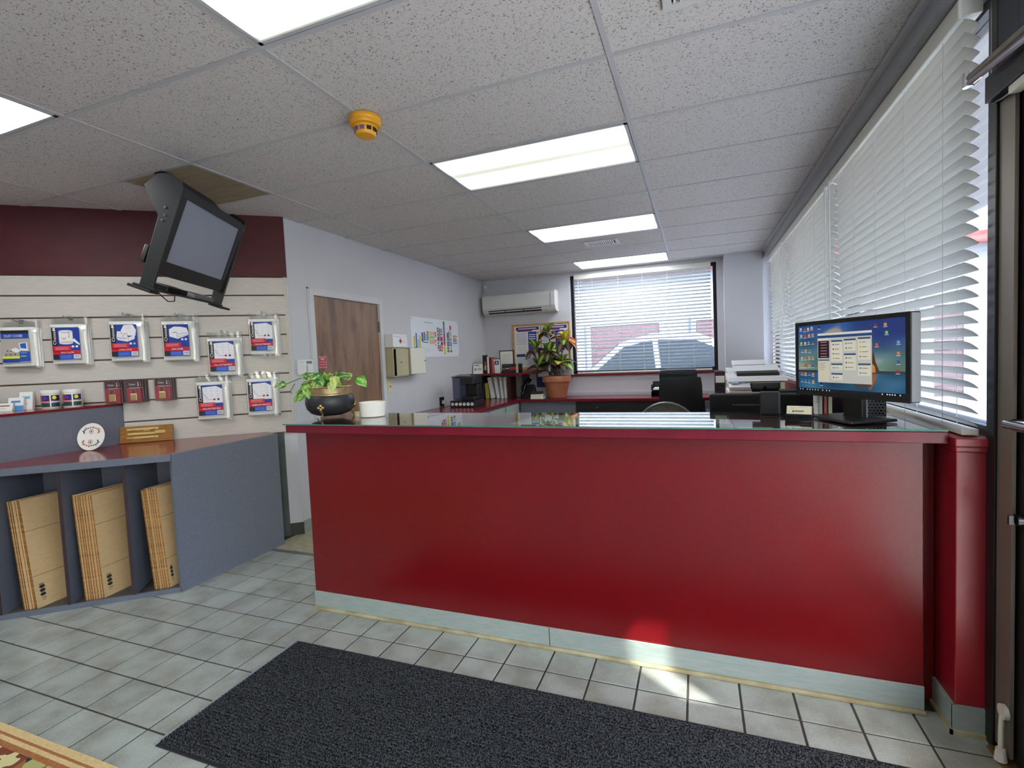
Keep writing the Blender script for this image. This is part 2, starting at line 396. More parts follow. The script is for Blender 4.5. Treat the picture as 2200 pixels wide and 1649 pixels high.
TXT = {}
def text_mesh(s):
    """outline of a line of lettering: unit height, centred"""
    if s in TXT: return TXT[s]
    cu = bpy.data.curves.new('t', 'FONT'); cu.body = s; cu.size = 1.0; cu.align_x = 'CENTER'; cu.align_y = 'CENTER'; cu.resolution_u = 2
    ob = bpy.data.objects.new('t', cu); COL.objects.link(ob)
    dg = bpy.context.evaluated_depsgraph_get(); dg.update(); me = ob.evaluated_get(dg).to_mesh()
    vs = [(v.co.x, v.co.y) for v in me.vertices]; fs = [list(p.vertices) for p in me.polygons]
    ob.evaluated_get(dg).to_mesh_clear(); bpy.data.objects.remove(ob); bpy.data.curves.remove(cu)
    w = max(v[0] for v in vs)-min(v[0] for v in vs); TXT[s] = (vs, fs, w); return TXT[s]
for _t in ('Chateau', 'DUST COVER', 'DROP CLOTH', 'CHAIR COVER', 'SOFA COVER', 'TWIN MATTRESS BAG', 'FULL MATTRESS BAG', 'KING MATTRESS BAG', 'QUEEN MATTRESS BAG',
           '2 gal', 'FIRE', 'CONTROL', 'ROOM', 'CUBE', 'First Aid', 'Kit'): text_mesh(_t)

class PR:
    """flat print: coloured shapes in a (u, v) plane, stacked in hair-thin layers"""
    def __init__(s, o, u, v, n=None, step=0.0003):
        s.o, s.u, s.v = Vector(o), Vector(u), Vector(v); s.n = Vector(n) if n else s.u.cross(s.v).normalized(); s.mb = MB(); s.step = step
    def p(s, x, y, l): return s.o+s.u*x+s.v*y+s.n*(s.step*l)
    def poly(s, pts, c, l=1):
        s.mb.col = s2l(c); s.mb.poly([s.p(x, y, l) for x, y in pts])
    def rect(s, x0, y0, x1, y1, c, l=1): s.poly([(x0,y0),(x1,y0),(x1,y1),(x0,y1)], c, l)
    def disc(s, x, y, r, c, l=1, n=16, ry=None):
        ry = ry or r; s.poly([(x+r*math.cos(2*PI*k/n), y+ry*math.sin(2*PI*k/n)) for k in range(n)], c, l)
    def line(s, pts, w, c, l=2):
        for (x0, y0), (x1, y1) in zip(pts, pts[1:]):
            d = math.hypot(x1-x0, y1-y0) or 1; nx, ny = -(y1-y0)/d*w/2, (x1-x0)/d*w/2
            s.poly([(x0-nx,y0-ny),(x1-nx,y1-ny),(x1+nx,y1+ny),(x0+nx,y0+ny)], c, l)
    def text(s, t, x, y, h, c, l=3, maxw=None, rot=0):
        vs, fs, w = text_mesh(t); sx = h
        if maxw and w*h > maxw: sx = maxw/w
        ca, sa = math.cos(rot), math.sin(rot); s.mb.col = s2l(c); n = len(s.mb.v)
        for a, b in vs:
            a *= sx; b *= h; s.mb.v.append(tuple(s.p(x+a*ca-b*sa, y+a*sa+b*ca, l)))
        for f in fs: s.mb._f([n+i for i in f])
    def build(s, name, parent=None, m='print_ink', **kw): return s.mb.build(name, m, parent, **kw)

# ------------------------------------------------------------------ floor
S, OX, OY = 0.19745, -0.5151, 0.5077
floor = struct('floor', B(-3.9, 2.62, -4.3, 5.85, -0.12, -0.004), 'grout')
def tile_mesh():
    mb = MB(); a, b, h = S/2-.0042, S/2-.0062, .0018; n = 0
    lo = [(-a,-a,-.004),(a,-a,-.004),(a,a,-.004),(-a,a,-.004)]; mid = [(x,y,-h) for x,y,_ in lo]; up = [(-b,-b,0),(b,-b,0),(b,b,0),(-b,b,0)]
    mb.v = lo+mid+up
    for k in (0, 4):
        for i in range(4): mb._f([k+i, k+(i+1) % 4, k+4+(i+1) % 4, k+4+i])
    mb._f([8,9,10,11]); return mb
tm = tile_mesh().mesh('floor_tile', 'floor_tile')
def to_px(p):
    d = Vector(p)-CAM; z = d.dot(_f)
    if z < .05: return None
    return (1100+1059.16*d.dot(_R)/z, 824.5-1059.16*d.dot(_U)/z)
SLD = Vector((.783, .622, 0)); SLN = Vector((.622, -.783, 0)); SLP = Vector((-1.58, 1.66, 0))
field = MB(); ntile = 0
for m in range(-23, 4):
    for n in range(-17, 15):
        cx, cy = OX+(n+.5)*S, OY+(m+.5)*S
        if (Vector((cx, cy, 0))-SLP).dot(SLN) < .05 or cx > 2.5: continue
        if cy > .80 and cx > -.45: continue
        q = [to_px((cx+a*S/2, cy+b*S/2, 0)) for a in (-1,1) for b in (-1,1)]
        q = [p for p in q if p and -20 < p[0] < 2220 and 0 < p[1] < 1670]
        if q and ntile < 300:
            o = bpy.data.objects.new('floor_tile', tm); COL.objects.link(o); o.parent = floor; o.location = (cx, cy, random.uniform(-.0004, .0004)); ntile += 1
        else:
            k = len(field.v); field.v += [(v.co.x+cx, v.co.y+cy, v.co.z) for v in tm.vertices]
            for p in tm.polygons: field._f([k+i for i in p.vertices])
tag(field.build('floor_tile_field', 'floor_tile', floor), kind='stuff')
B(-1.62, 2.30, OY+4*S+.001, 5.66, -.004, .0005).build('vinyl_sheet', 'vinyl_beige', floor)
B(-1.62, -.5, OY+4*S-.006, OY+4*S+.03, -.004, .003).build('edge_strip', 'grey_frame', floor)

# ------------------------------------------------------------------ ceiling: slab, lay-in tiles, tees, lamps
T = .6096
ceil = struct('ceiling', B(-3.9, 2.62, -4.3, 5.85, H+.035, H+.12), 'wall_white')
LIGHT_CELLS = {(0, -1): 'lens_warm', (0, 2): 'lens_warm', (0, 5): 'lens_cool', (0, 8): 'lens_cool', (-2, -1): 'lens_cool', (0, -4): 'lens_warm', (-2, -4): 'lens_warm', (-2, 2): None}
def ctile(x0, x1, y0, y1, m='ceiling_tile', name='ceiling_tile'):
    g = .012
    return B(x0+g, x1-g, y0+g, y1-g, H+.003, H+.02).build(name, m, ceil)
def diag_x(y):            # x of the angled wall at a given depth
    return SLP.x+(y-SLP.y)/SLD.y*SLD.x
for c in range(-3, 2):
    for r in range(-7, 10):
        x0, x1, y0, y1 = c*2*T, (c+1)*2*T, r*T, (r+1)*T
        if (c, r) in LIGHT_CELLS and LIGHT_CELLS[(c, r)]: continue
        y1 = min(y1, 5.66); x1 = min(x1, 2.33)
        if y0 >= 1.2: x0 = max(x0, -1.6 if y0 > 1.6 else -1.9)
        else: x0 = max(x0, diag_x(y0)-.1 if y0 > -.2 else -3.7)
        if x1-x0 < .12 or y1-y0 < .05: continue
        if (c, r) == (-2+1, 1) or (c, r) == (-1, 6):
            pass
        if (c, r) == (-2, 1):
            ctile(-1.836, x1, y0, y1, 'wood_tile', 'wood_panel'); x1 = -1.836
            if x1-x0 < .1: continue
        if (c, r) == (-1, 6):
            ctile(x0, -.62, y0, y1); x0 = -.62
        ctile(x0, x1, y0, y1)
def tee(x0, x1, y0, y1, nm):
    e = 0 if nm == 'main_runner' else .0006
    B(x0, x1, y0, y1, H-.001+e, H+.03-e).build(nm, 'tee_white', ceil)
for c in range(-3, 2):
    ya = -4.2
    yb = 5.66 if c*2*T > -1.6 else (1.66-.622*(abs(c*2*T)-1.58)/.783)
    tee(c*2*T-.012, c*2*T+.012, ya, yb, 'main_runner')
for r in range(-6, 10):
    y = r*T; xa = -1.6 if y > 1.6 else max(diag_x(y), -3.7)
    tee(xa, 2.33, y-.011, y+.011, 'cross_tee')
tee(-.63, -.608, 6*T, 7*T, 'cross_tee'); tee(-1.85, -1.828, T, 2*T, 'cross_tee')

def lamp(c, r, lens, label):
    t = thing('ceiling_light', label, 'ceiling light', (c*2*T+T, r*T+T/2, H), 0, 'recessed fluorescent panels')
    w, d = T-.016, T/2-.016
    f = MB()
    for (a, b, c2, d2) in ((-w, w, -d, -d+.016), (-w, w, d-.016, d), (-w, -w+.016, -d, d), (w-.016, w, -d, d)): f.box(a, b, c2, d2, -.002, .03)
    f.build('frame', 'tee_white', t)
    B(-w+.016, w-.016, -d+.016, d-.016, .004, .010).build('lens', lens, t)
    return t
LAB = {(0, -1): 'lit fluorescent panel cut by the top edge, nearest the viewer', (0, 2): 'large greenish-white lit panel beyond the yellow smoke detector',
       (0, 5): 'cool white lit panel just before the small ceiling vent', (0, 8): 'farthest lit panel, close to the back window blind',
       (-2, -1): 'lit panel at the left edge above the shop wall', (0, -4): 'unseen lit fluorescent panel added behind the viewer, by the entrance', (-2, -4): 'unseen lit fluorescent panel added behind the viewer, left side'}  # the panels behind the viewer are unseen, added for more light
for (c, r), l in LIGHT_CELLS.items():
    if l: lamp(c, r, l, LAB[(c, r)])

# ------------------------------------------------------------------ walls
def slat_pt(s, off=0.0, z=0.0): p = SLP+SLD*s+SLN*off; return Vector((p.x, p.y, z))
def slat_box(s0, s1, o0, o1, z0, z1, mb=None):
    mb = mb or MB(); a, b, c, d = slat_pt(s0, o0, z0), slat_pt(s1, o0, z0), slat_pt(s1, o1, z0), slat_pt(s0, o1, z0)
    return mb.prism([a, b, c, d], (0, 0, z1-z0))
# left wall with the door opening
DY0, DY1, DZ = 1.905, 2.945, 2.05
wl = MB(); wl.box(-1.72, -1.6, 1.645, DY0, 0, H+.03); wl.box(-1.72, -1.6, DY1, 5.65, 0, H+.03); wl.box(-1.72, -1.6, DY0, DY1, DZ, H+.03)
struct('wall_left', wl, 'wall_paint')
wb = MB(); WX0, WX1, WZ0, WZ1, YB = -.215, 1.79, 1.13, 2.555, 5.65
wb.box(-1.72, WX0, YB, YB+.16, 0, H+.03); wb.box(WX1, 2.44, YB, YB+.16, 0, H+.03); wb.box(WX0, WX1, YB, YB+.16, 0, WZ0-.02); wb.box(WX0, WX1, YB, YB+.16, WZ1, H+.03)
struct('wall_back', wb, 'wall_paint')
struct('wall_column', B(1.865, 2.31, 5.44, 5.65, 0, H+.03), 'wall_paint')
wd = slat_box(-2.72, 0, -.12, 0, 0, 2.118); wd_o = struct('wall_diagonal', wd, 'wall_white')
slat_box(-2.72, -.005, -.12, .012, 2.121, H+.03).build('painted_band', 'burgundy_wall', wd_o)
struct('wall_side', B(-3.82, -3.70, -4.3, -.03, 0, H+.03), 'wall_white')
wf = MB(); wf.box(-3.82, 2.6, -4.3, -4.18, 0, H+.03); struct('wall_front', wf, 'wall_white')
wr = MB(); wr.box(2.348, 2.44, .60, 5.65, 0, 1.0); struct('wall_right', wr, 'sill_red', bevel=.003)
# window sill cap and its moulding, header trim over the blinds
s1 = MB(); s1.box(2.340, 2.445, .585, 5.65, 1.018, 1.048); struct('trim_1', s1, 'sill_red', bevel=.004)
B(2.344, 2.44, .592, 5.65, 1.0, 1.018).build('moulding', 'sill_red', bpy.data.objects['trim_1'], bevel=.003)
struct('trim_2', B(2.325, 2.52, .58, 5.65, 2.505, H+.03), 'grey_plastic')
B(2.30, 2.325, .58, 5.44, 2.575, H-.001).build('wall_angle', 'tee_white', bpy.data.objects['trim_2'])
# slatwall boards: each horizontal board its own piece over a brown groove panel
slatwall = thing('slatwall_display', 'light grey slatwall boards with brown grooves on the angled wall', 'slatwall', tuple(slat_pt(-2.7)))
GZ = [2.118, 1.973, 1.815, 1.659, 1.502, 1.346, 1.19, 1.033, .862]
def to_local(mb, base):
    mb.v = [(x-base[0], y-base[1], z-base[2]) for x, y, z in mb.v]; return mb
base = slat_pt(-2.7)
to_local(slat_box(-2.7, -.03, .001, .010, .862, 2.118), base).build('groove_panel', 'groove_brown', slatwall)
for a, b in zip(GZ, GZ[1:]):
    to_local(slat_box(-2.7, -.03, .010, .022, b+.0055, a-.0055), base).build('slat_board', 'slat_laminate', slatwall, bevel=.0015)
to_local(slat_box(-.03, -.012, .001, .022, .862, 2.118), base).build('end_trim', 'slat_laminate', slatwall)
to_local(slat_box(-.9, -.10, .0005, .010, .0, .86), base).build('filler_board', 'grey_filler', slatwall)
# vinyl base at the wall corner
bb = slat_box(-.12, .006, .0005, .008, 0, .10); struct('baseboard_diagonal', bb, 'cove_dark')
struct('baseboard_left', B(-1.599, -1.592, 1.645, DY0, 0, .10), 'cove_base')
struct('baseboard_office', B(-1.599, -1.592, DY1+.02, 3.3, 0, .10), 'cove_base')

# ------------------------------------------------------------------ wooden fire door
d1 = B(-1.655, -1.612, 1.955, 2.896, .008, 2.006); door1 = struct('door_1', d1, 'door_wood', bevel=.002)
jam = MB()
for (a, b, c, d) in ((1.897, 1.952, 0, 2.06), (2.899, 2.95, 0, 2.06), (1.952, 2.899, 2.01, 2.06)): jam.box(-1.70, -1.585, a, b, c, d)
jam.build('door_frame', 'wall_white', door1, bevel=.003)
jam = MB()
jam.box(-1.60, -1.591, 1.885, 1.897, 0, 2.072); jam.box(-1.60, -1.591, 2.95, 2.962, 0, 2.072); jam.box(-1.60, -1.591, 1.885, 2.962, 2.06, 2.072); jam.build('casing_edge', 'wall_white', door1)
for z in (1.72, .86, .22):
    h = MB(); h.box(-1.615, -1.608, 2.862, 2.899, z, z+.11); h.cyl((-1.602, 2.899, z), (-1.602, 2.899, z+.11), .008, n=10); h.build('hinge', 'bronze_lit', door1, smooth=True)
hd = MB(); hd.cyl((-1.612, 2.03, .98), (-1.56, 2.03, .98), .011, n=12); hd.lathe([(.026, -.02), (.03, 0), (.026, .02)], (-1.545, 2.03, .98), 16); hd.cyl((-1.611, 2.03, .98), (-1.606, 2.03, .98), .034, n=20); hd.build('knob', 'chrome', door1, smooth=True)
# red sign on the door
sg = PR((-1.6113, 1.990, 1.372), (0, 1, 0), (0, 0, 1), (1, 0, 0))
W_, H_ = .098, .105
sg.rect(.008, .012, W_-.008, H_-.012, (176, 18, 50), 2)
for k in range(8):
    x = k*W_/8; sg.poly([(x, 0), (x+.006, 0), (x+.014, .012), (x+.008, .012)], (236, 170, 180), 1); sg.poly([(x, H_-.012), (x+.006, H_-.012), (x+.014, H_), (x+.008, H_)], (236, 170, 180), 1)
    y = k*H_/8; sg.poly([(0, y), (.008, y+.006), (.008, y+.012), (0, y+.006)], (236, 170, 180), 1); sg.poly([(W_-.008, y), (W_, y+.006), (W_, y+.012), (W_-.008, y+.006)], (236, 170, 180), 1)
sg.text('FIRE', W_/2, .078, .030, (255, 220, 225), 3, W_*.6); sg.text('CONTROL', W_/2, .053, .020, (255, 205, 215), 3, W_*.72); sg.text('ROOM', W_/2, .030, .022, (255, 205, 215), 3, W_*.68)
tag(sg.build('door_sign', None, 'print_ink'), 'red and white FIRE CONTROL ROOM sticker on the wooden door', 'sign')

# ------------------------------------------------------------------ windows with blinds
def pane(parent, x0, x1, y0, y1, z0, z1, m='window_glass'): return B(x0, x1, y0, y1, z0, z1).build('pane', m, parent)
# back window
wf = MB()
for (a, b, c, d) in ((WX0, WX0+.05, WZ0-.02, WZ1), (WX1-.05, WX1, WZ0-.02, WZ1), (WX0+.05, WX1-.05, WZ0-.02, WZ0+.03), (WX0+.05, WX1-.05, WZ1-.05, WZ1)): wf.box(a, b, YB+.06, YB+.14, c, d)
win1 = struct('window_1', wf, 'bronze_dark')
pane(win1, WX0+.05, WX1-.05, YB+.10, YB+.106, WZ0+.03, WZ1-.05)
B(WX0-.02, WX1+.02, YB-.035, YB+.06, WZ0-.045, WZ0-.021).build('window_sill', 'burgundy_laminate', win1, bevel=.003)
for x in (WX0, WX1-.006): B(x, x+.006, YB+.001, YB+.06, WZ0-.02, WZ1).build('reveal_strip', 'wall_white', win1)
struct('trim_3', B(-1.0, 1.86, YB-.012, YB-.001, .80, .845), 'tee_white')

def make_blind(name, label, L, z0, z1, loc, rz, tilt, n, cords, group, wand=None, depth=.05, valance=True):
    t = thing(name, label, 'window blind', (loc[0], loc[1], z0), rz, group)
    hh = z1-z0
    B(0, L, -.028, .028, hh-.05, hh).build('headrail', 'blind_rail', t, bevel=.002)
    if valance: B(-.004, L+.004, -.028-.012 if rz == 0 else .028, -.028 if rz == 0 else .040, hh-.062, hh+.002).build('valance', 'blind_rail', t, bevel=.003)
    B(.002, L-.002, -.024, .024, 0, .022).build('bottom_rail', 'blind_rail', t, bevel=.003)
    sl = MB(); m = 4; e = .0022
    up = [(-depth/2+depth*i/m, .0035*(1-(2*i/m-1)**2)) for i in range(m+1)]
    for x in (0, L):
        for (y, z) in up: sl.v.append((x, y, z))
        for (y, z) in up: sl.v.append((x, y, z-e))
    k = 2*(m+1)
    for i in range(m):
        sl._f([i, i+1, k+i+1, k+i][::-1]); sl._f([m+1+i, k+m+1+i, k+m+2+i, m+2+i][::-1])
    sl._f([0, k, k+m+1, m+1][::-1]); sl._f([m, 2*m+1, k+2*m+1, k+m][::-1])
    for q in (0, k): sl._f([q+i for i in range(m+1)]+[q+m+1+i for i in range(m, -1, -1)])
    me = sl.mesh('slat', 'blind_white'); zz0, zz1 = .045, hh-.075
    for i in range(n):
        o = bpy.data.objects.new('slat', me); COL.objects.link(o); o.parent = t
        o.location = (random.uniform(-.002, .002), 0, zz0+(zz1-zz0)*i/(n-1)); o.rotation_euler = (tilt+random.uniform(-.02, .02), 0, 0)
    for c in cords:
        mb = MB(); w = depth/2*math.cos(tilt)+.001
        mb.tube([(c*L, -w, .01), (c*L, -w, hh-.05)], .0014, 5); mb.build('ladder_cord', 'cord_white', t)
        mb = MB(); mb.tube([(c*L, w, .01), (c*L, w, hh-.05)], .0014, 5); mb.build('ladder_cord', 'cord_white', t)
    if wand:
        x, y, l = wand; mb = MB(); mb.cyl((x, y, hh-.06-l), (x, y, hh-.06), .005, n=8); mb.build('wand', 'cord_white', t, smooth=True)
    return t
make_blind('window_blind', 'white slatted blind across the whole back office window', WX1-WX0-.16, WZ0-.012, WZ1-.004, (WX0+.08, YB+.012), 0, -.30, 29, (.05, .14, .34, .52, .70, .88), 'white wide slat blinds', wand=(.06, -.045, .75))
SB = PI/2
RB = ((.625, 2.32, 'near white slatted blind behind the desktop monitor, its slat ends showing'), (2.35, 4.16, 'middle white slatted blind on the long right-hand window'), (4.19, 5.42, 'far white slatted blind by the column and printers'))
for i, (a, b, lab) in enumerate(RB):
    make_blind('window_blind', lab, b-a, 1.052, 2.50, (2.398, a), SB, .60, 31, (.09, .30, .52, .74, .93) if i < 2 else (.1, .38, .64, .9), 'white wide slat blinds', wand=((.05 if i else 1.66), .052, .78 if i == 1 else 1.0))
# right window: aluminium frame with panes
wf = MB()
for y in (.60, 2.32, 4.15, 5.58): wf.box(2.455, 2.52, y, y+.06, 1.03, 2.52)
wf.box(2.455, 2.52, .66, 5.58, 1.03, 1.08); wf.box(2.455, 2.52, .66, 5.58, 2.47, 2.52)
win2 = struct('window_2', wf, 'bronze_dark')
for a, b in ((.66, 2.32), (2.38, 4.15), (4.21, 5.58)): pane(win2, 2.483, 2.489, a, b, 1.08, 2.47)

# ------------------------------------------------------------------ entrance: storefront frame, glazed door, transom, side glazing
ent = MB()
ent.box(2.428, 2.52, .550, .60, 0, H+.03)            # jamb
ent.box(2.437, 2.52, -.79, -.71, 0, H+.03)
ent.box(2.40, 2.53, -.71, .555, 2.125, 2.205)        # transom bar
ent.box(2.437, 2.52, -.71, .555, H-.04, H+.03)
ent.box(2.437, 2.52, -2.5, -2.42, 0, H+.03); ent.box(2.437, 2.52, -4.18, -4.1, 0, H+.03)
ent.box(2.437, 2.52, -4.1, -.79, H-.10, H+.03); ent.box(2.437, 2.52, -4.1, -.79, 0, .10)
win3 = struct('window_3', ent, 'bronze_dark', bevel=.003)
pane(win3, 2.478, 2.484, -.71, .555, 2.205, H-.04); pane(win3, 2.478, 2.484, -2.42, -.79, .10, H-.10, 'door_glass'); pane(win3, 2.478, 2.484, -4.1, -2.5, .10, H-.10, 'door_glass')
B(2.436, 2.446, .468, .5495, .03, 2.12).build('lit_door_strip', 'bronze_lit', win3)  # strip in lighter bronze, its colour stands for light on the door stile
dr = MB(); D0, D1 = -.70, .545
dr.box(2.452, 2.497, D1-.13, D1, .015, 2.118); dr.box(2.452, 2.497, D0, D0+.10, .015, 2.118); dr.box(2.452, 2.497, D0+.10, D1-.13, .015, .24); dr.box(2.452, 2.497, D0+.10, D1-.13, 2.02, 2.118)
door2 = struct('door_2', dr, 'bronze_dark', bevel=.002)
pane(door2, 2.470, 2.476, D0+.10, D1-.13, .24, 2.02, 'door_glass')
pb = MB(); pb.tube([(2.452, .44, 1.12), (2.41, .44, 1.12), (2.40, .42, 1.12), (2.40, -.56, 1.12), (2.41, -.60, 1.12), (2.452, -.60, 1.12)], .014, 10); pb.build('push_bar', 'chrome', door2, smooth=True)
lk = MB(); lk.cyl((2.452, .44, .82), (2.432, .44, .82), .018, n=18); lk.obox((2.425, .44, .82), (.010, 0, 0), (0, .004, 0), (0, 0, .014)); lk.build('thumb_turn', 'black_gloss', door2, smooth=True)
ks = MB(); ks.cyl((2.422, .485, .175), (2.434, .485, .175), .024, n=16); ks.tube([(2.424, .485, .165), (2.420, .482, .11), (2.418, .478, .055)], .007, 8); ks.cyl((2.418, .478, .055), (2.418, .478, .016), .012, .017, 12); ks.build('kick_down_stop', 'rubber_white', door2, smooth=True)
cl = MB(); cl.tube([(2.36, .56, 2.215), (2.39, .30, 2.225), (2.42, -.1, 2.24)], .011, 8); cl.build('closer_arm', 'bronze_lit', door2, smooth=True)
cl = MB(); cl.tube([(2.36, .56, 2.20), (2.385, .30, 2.195), (2.41, .05, 2.19)], .010, 8); cl.cyl((2.36, .56, 2.19), (2.36, .56, 2.235), .014, n=10); cl.build('closer_forearm', 'chrome', door2, smooth=True)
sn = MB(); sn.box(2.405, 2.436, .34, .44, 2.10, 2.124); sn.build('door_contact', 'offwhite_plastic', door2, bevel=.004)
wr_ = MB(); wr_.tube([(2.432, .585, 2.58), (2.430, .583, 2.40), (2.428, .578, 2.22), (2.425, .565, 2.13), (2.42, .50, 2.115), (2.42, .44, 2.112)], .003, 6); wr_.build('sensor_cable', 'grey_plastic', door2, smooth=True)
th = MB()
for k in range(4): th.box(2.42+.022*k, 2.438+.022*k, -.71, .555, 0, .012)
th.box(2.415, 2.51, -.71, .555, 0, .006); struct('trim_4', th, 'brass')

# ------------------------------------------------------------------ reception counter
CT = 1.064                                   # counter top height
ctr = thing('reception_counter', 'long dark red reception counter with a burgundy top', 'counter', (.88, .68, 0))
def L(mb, t): return to_local(mb, t.location)
body = MB(); body.box(-.557, 2.286, .68, .80, 0, CT-.042); body.box(2.286, 2.345, .755, .80, 0, CT-.042); body.box(-.557, -.44, .80, 1.10, 0, CT-.042)
L(body, ctr).build('front_panel', 'counter_red', ctr, bevel=.003)
L(B(-.645, 2.338, .625, 1.145, CT-.042, CT), ctr).build('countertop', 'burgundy_laminate', ctr, bevel=.003)
L(B(-.559, 2.286, .672, .6795, .016, .105), ctr).build('cove_base', 'cove_base', ctr, bevel=.002)
L(B(-.562, 2.288, .660, .6795, .0, .016), ctr).build('cove_toe', 'cove_toe', ctr, bevel=.004)
L(B(-.565, -.5575, .68, 1.10, .0, .105), ctr).build('cove_return', 'cove_base', ctr)
L(B(.84, .843, .6712, .673, .0, .105), ctr).build('base_joint', 'cove_dark', ctr)
cb = MB(); cb.box(2.337, 2.3465, .5935, .754, .016, .105); cb.box(2.337, 2.437, .5925, .5995, .016, .105); o = struct('baseboard_right', cb, 'cove_base')
ct = MB(); ct.box(2.329, 2.337, .585, .754, 0, .016); ct.box(2.329, 2.437, .585, .5925, 0, .016); ct.build('cove_toe', 'cove_toe', o)
shelf_in = L(B(-.44, 2.30, .80, .815, .05, CT-.05), ctr).build('inner_panel', 'grey_laminate', ctr)
# sheet of glass on the top, with papers under it
gl = B(-.655, 1.655, .617, 1.15, CT+.0025, CT+.0085).build('glass_sheet', 'table_glass', None); tag(gl, 'clear glass sheet over the left and middle of the counter', 'glass sheet')
B(-.656, 1.656, .6155, .617, CT+.0025, CT+.0085).build('green_edge', 'glass_edge', gl)
gl2 = B(1.658, 2.333, .617, 1.15, CT+.0025, CT+.0085).build('glass_sheet', 'table_glass', None); tag(gl2, 'short clear glass sheet on the counter under the monitor', 'glass sheet')
B(1.657, 2.333, .6155, .617, CT+.0025, CT+.0085).build('green_edge', 'glass_edge', gl2)
def flat(name, pts, m, lab, cat, z=CT+.0004, t=.0008):
    o = MB().prism([(x, y, z) for x, y in pts], (0, 0, t)).build(name, m); return tag(o, lab, cat)
flat('site_map', [(.66, .74), (1.02, .74), (.98, 1.09), (.70, 1.09)], 'paper_map', 'pale yellow-green map sheet under the counter glass', 'map')
flat('note_paper', [(1.60, .80), (1.652, .79), (1.652, 1.08), (1.60, 1.08)], 'paper_map', 'pale slip under the glass beside the black monitor', 'paper')
flat('note_paper', [(1.675, .645), (1.80, .645), (1.80, .70), (1.675, .70)], 'paper', 'white slip under the glass near the counter front edge', 'paper')
flat('loose_card', [(1.855, .66), (1.90, .655), (1.905, .75), (1.86, .755)], 'paper', 'white card lying under glass below the card holder', 'card')
ZT = CT+.0085

# brass footed pot with pothos
pot = thing('planter', 'black and brass footed pot with variegated trailing pothos', 'potted plant', (-.588, .93, ZT))
p = MB(); p.lathe([(.02, .012), (.07, .015), (.112, .030), (.136, .058), (.144, .090), (.141, .122), (.132, .140)], n=40, cap1=False); p.build('bowl', 'pot_black', pot, smooth=True)
p = MB(); p.lathe([(.128, .136), (.137, .139), (.137, .146), (.131, .150), (.131, .182), (.136, .188), (.134, .192), (.124, .190), (.122, .165)], n=40, cap0=False, cap1=False); p.build('brass_collar', 'brass_hammered', pot, smooth=True)
p = MB(); p.lathe([(.124, .172), (.06, .178), (.001, .18)], n=24, cap0=False); p.build('soil', 'soil', pot)
for a in (-1.25, -3.35, .85):
    c, s_ = math.cos(a), math.sin(a); q = MB()
    q.tube([(c*.125, s_*.125, .072), (c*.140, s_*.140, .050), (c*.120, s_*.120, .030), (c*.132, s_*.132, .017), (c*.140, s_*.140, .0085)], [.007, .007, .006, .006, .007], 8)
    for (du, dz) in ((0, .082), (-.012, .07), (.012, .07), (0, .062)):
        q.lathe([(.001, -.010), (.009, -.006), (.011, 0), (.009, .006), (.001, .010)], (c*.142-s_*du, s_*.142+c*du, dz), 10)
    q.build('foot', 'brass', pot, smooth=True)
def leaf(base, tip, width, nrm, colf, parent, name='leaf', droop=.12, fold=.18, nu=8, nv=6, heart=True):
    b, t = Vector(base), Vector(tip); d = t-b; Ln = d.length; d.normalize(); n = Vector(nrm); n = (n-d*n.dot(d)).normalized(); sd = d.cross(n)
    def fn(u, v):
        x = v*2-1
        w = (math.sin(PI*min(1, u**.62))**.8 if heart else math.sin(PI*u)**.75)*width*.5 if 0 < u < 1 else 0.0006
        return b+d*(u*Ln)+sd*(x*w)+n*(abs(x)*w*fold-droop*Ln*u*u+.08*Ln*math.sin(PI*u))
    return MB().grid(fn, nu, nv, colf).build(name, 'leaf', parent, smooth=True)
def pothos_col(g, pale):
    r = random.Random(random.random())
    def f(u, v):
        x = abs(v*2-1); k = .5+.5*math.sin(7*u+9*v*(1 if r.random() < .8 else .6)+pale*9)
        a, b = g, (222, 226, 160); m = min(1, max(0, (k-.5)*2.2+pale-.4))
        if x < .18: m = max(m, .35)
        return s2l(tuple(a[i]*(1-m)+b[i]*m for i in range(3)))
    return f
PL = [((-.862,1.284),(-.925,1.274),.050,(70,120,50),.25), ((-.700,1.298),(-.815,1.284),.060,(150,190,80),.7), ((-.680,1.326),(-.748,1.336),.050,(60,120,50),.15), ((-.600,1.290),(-.676,1.350),.072,(46,128,48),.05),
      ((-.600,1.325),(-.552,1.284),.066,(44,130,46),.05), ((-.548,1.285),(-.512,1.345),.045,(160,196,50),.3), ((-.455,1.300),(-.505,1.338),.055,(200,210,140),.8), ((-.458,1.326),(-.432,1.252),.055,(170,196,90),.75),
      ((-.405,1.310),(-.342,1.254),.070,(76,166,40),.2), ((-.478,1.292),(-.448,1.232),.058,(176,200,110),.8), ((-.662,1.284),(-.612,1.204),.075,(96,170,50),.2), ((-.690,1.284),(-.772,1.246),.055,(80,150,60),.35),
      ((-.748,1.236),(-.846,1.170),.070,(90,160,44),.2), ((-.632,1.312),(-.678,1.276),.05,(36,90,44),.05), ((-.50,1.322),(-.462,1.345),.05,(150,190,60),.5), ((-.585,1.300),(-.570,1.352),.04,(110,170,60),.4)]
for i, ((bx, bz), (tx, tz), w, g, pl) in enumerate(PL):
    yb = random.uniform(-.10, .06) if i not in (10, 7, 9) else -.13
    if i not in (0, 12): MB().tube([(max(-.09, min(.09, (bx+.588)*.4)), -.02, .175), ((bx+.588)*.7, yb*.5, (bz-ZT+.20)*.5+.02), (bx+.588, yb*.7, bz-ZT)], .0026, 6).build('stem', 'stem_green', pot, smooth=True)
    leaf((bx+.588, yb*.7, bz-ZT), (tx+.588, yb-.02, tz-ZT), w, (.5, -.75, .45), pothos_col(g, pl), pot)
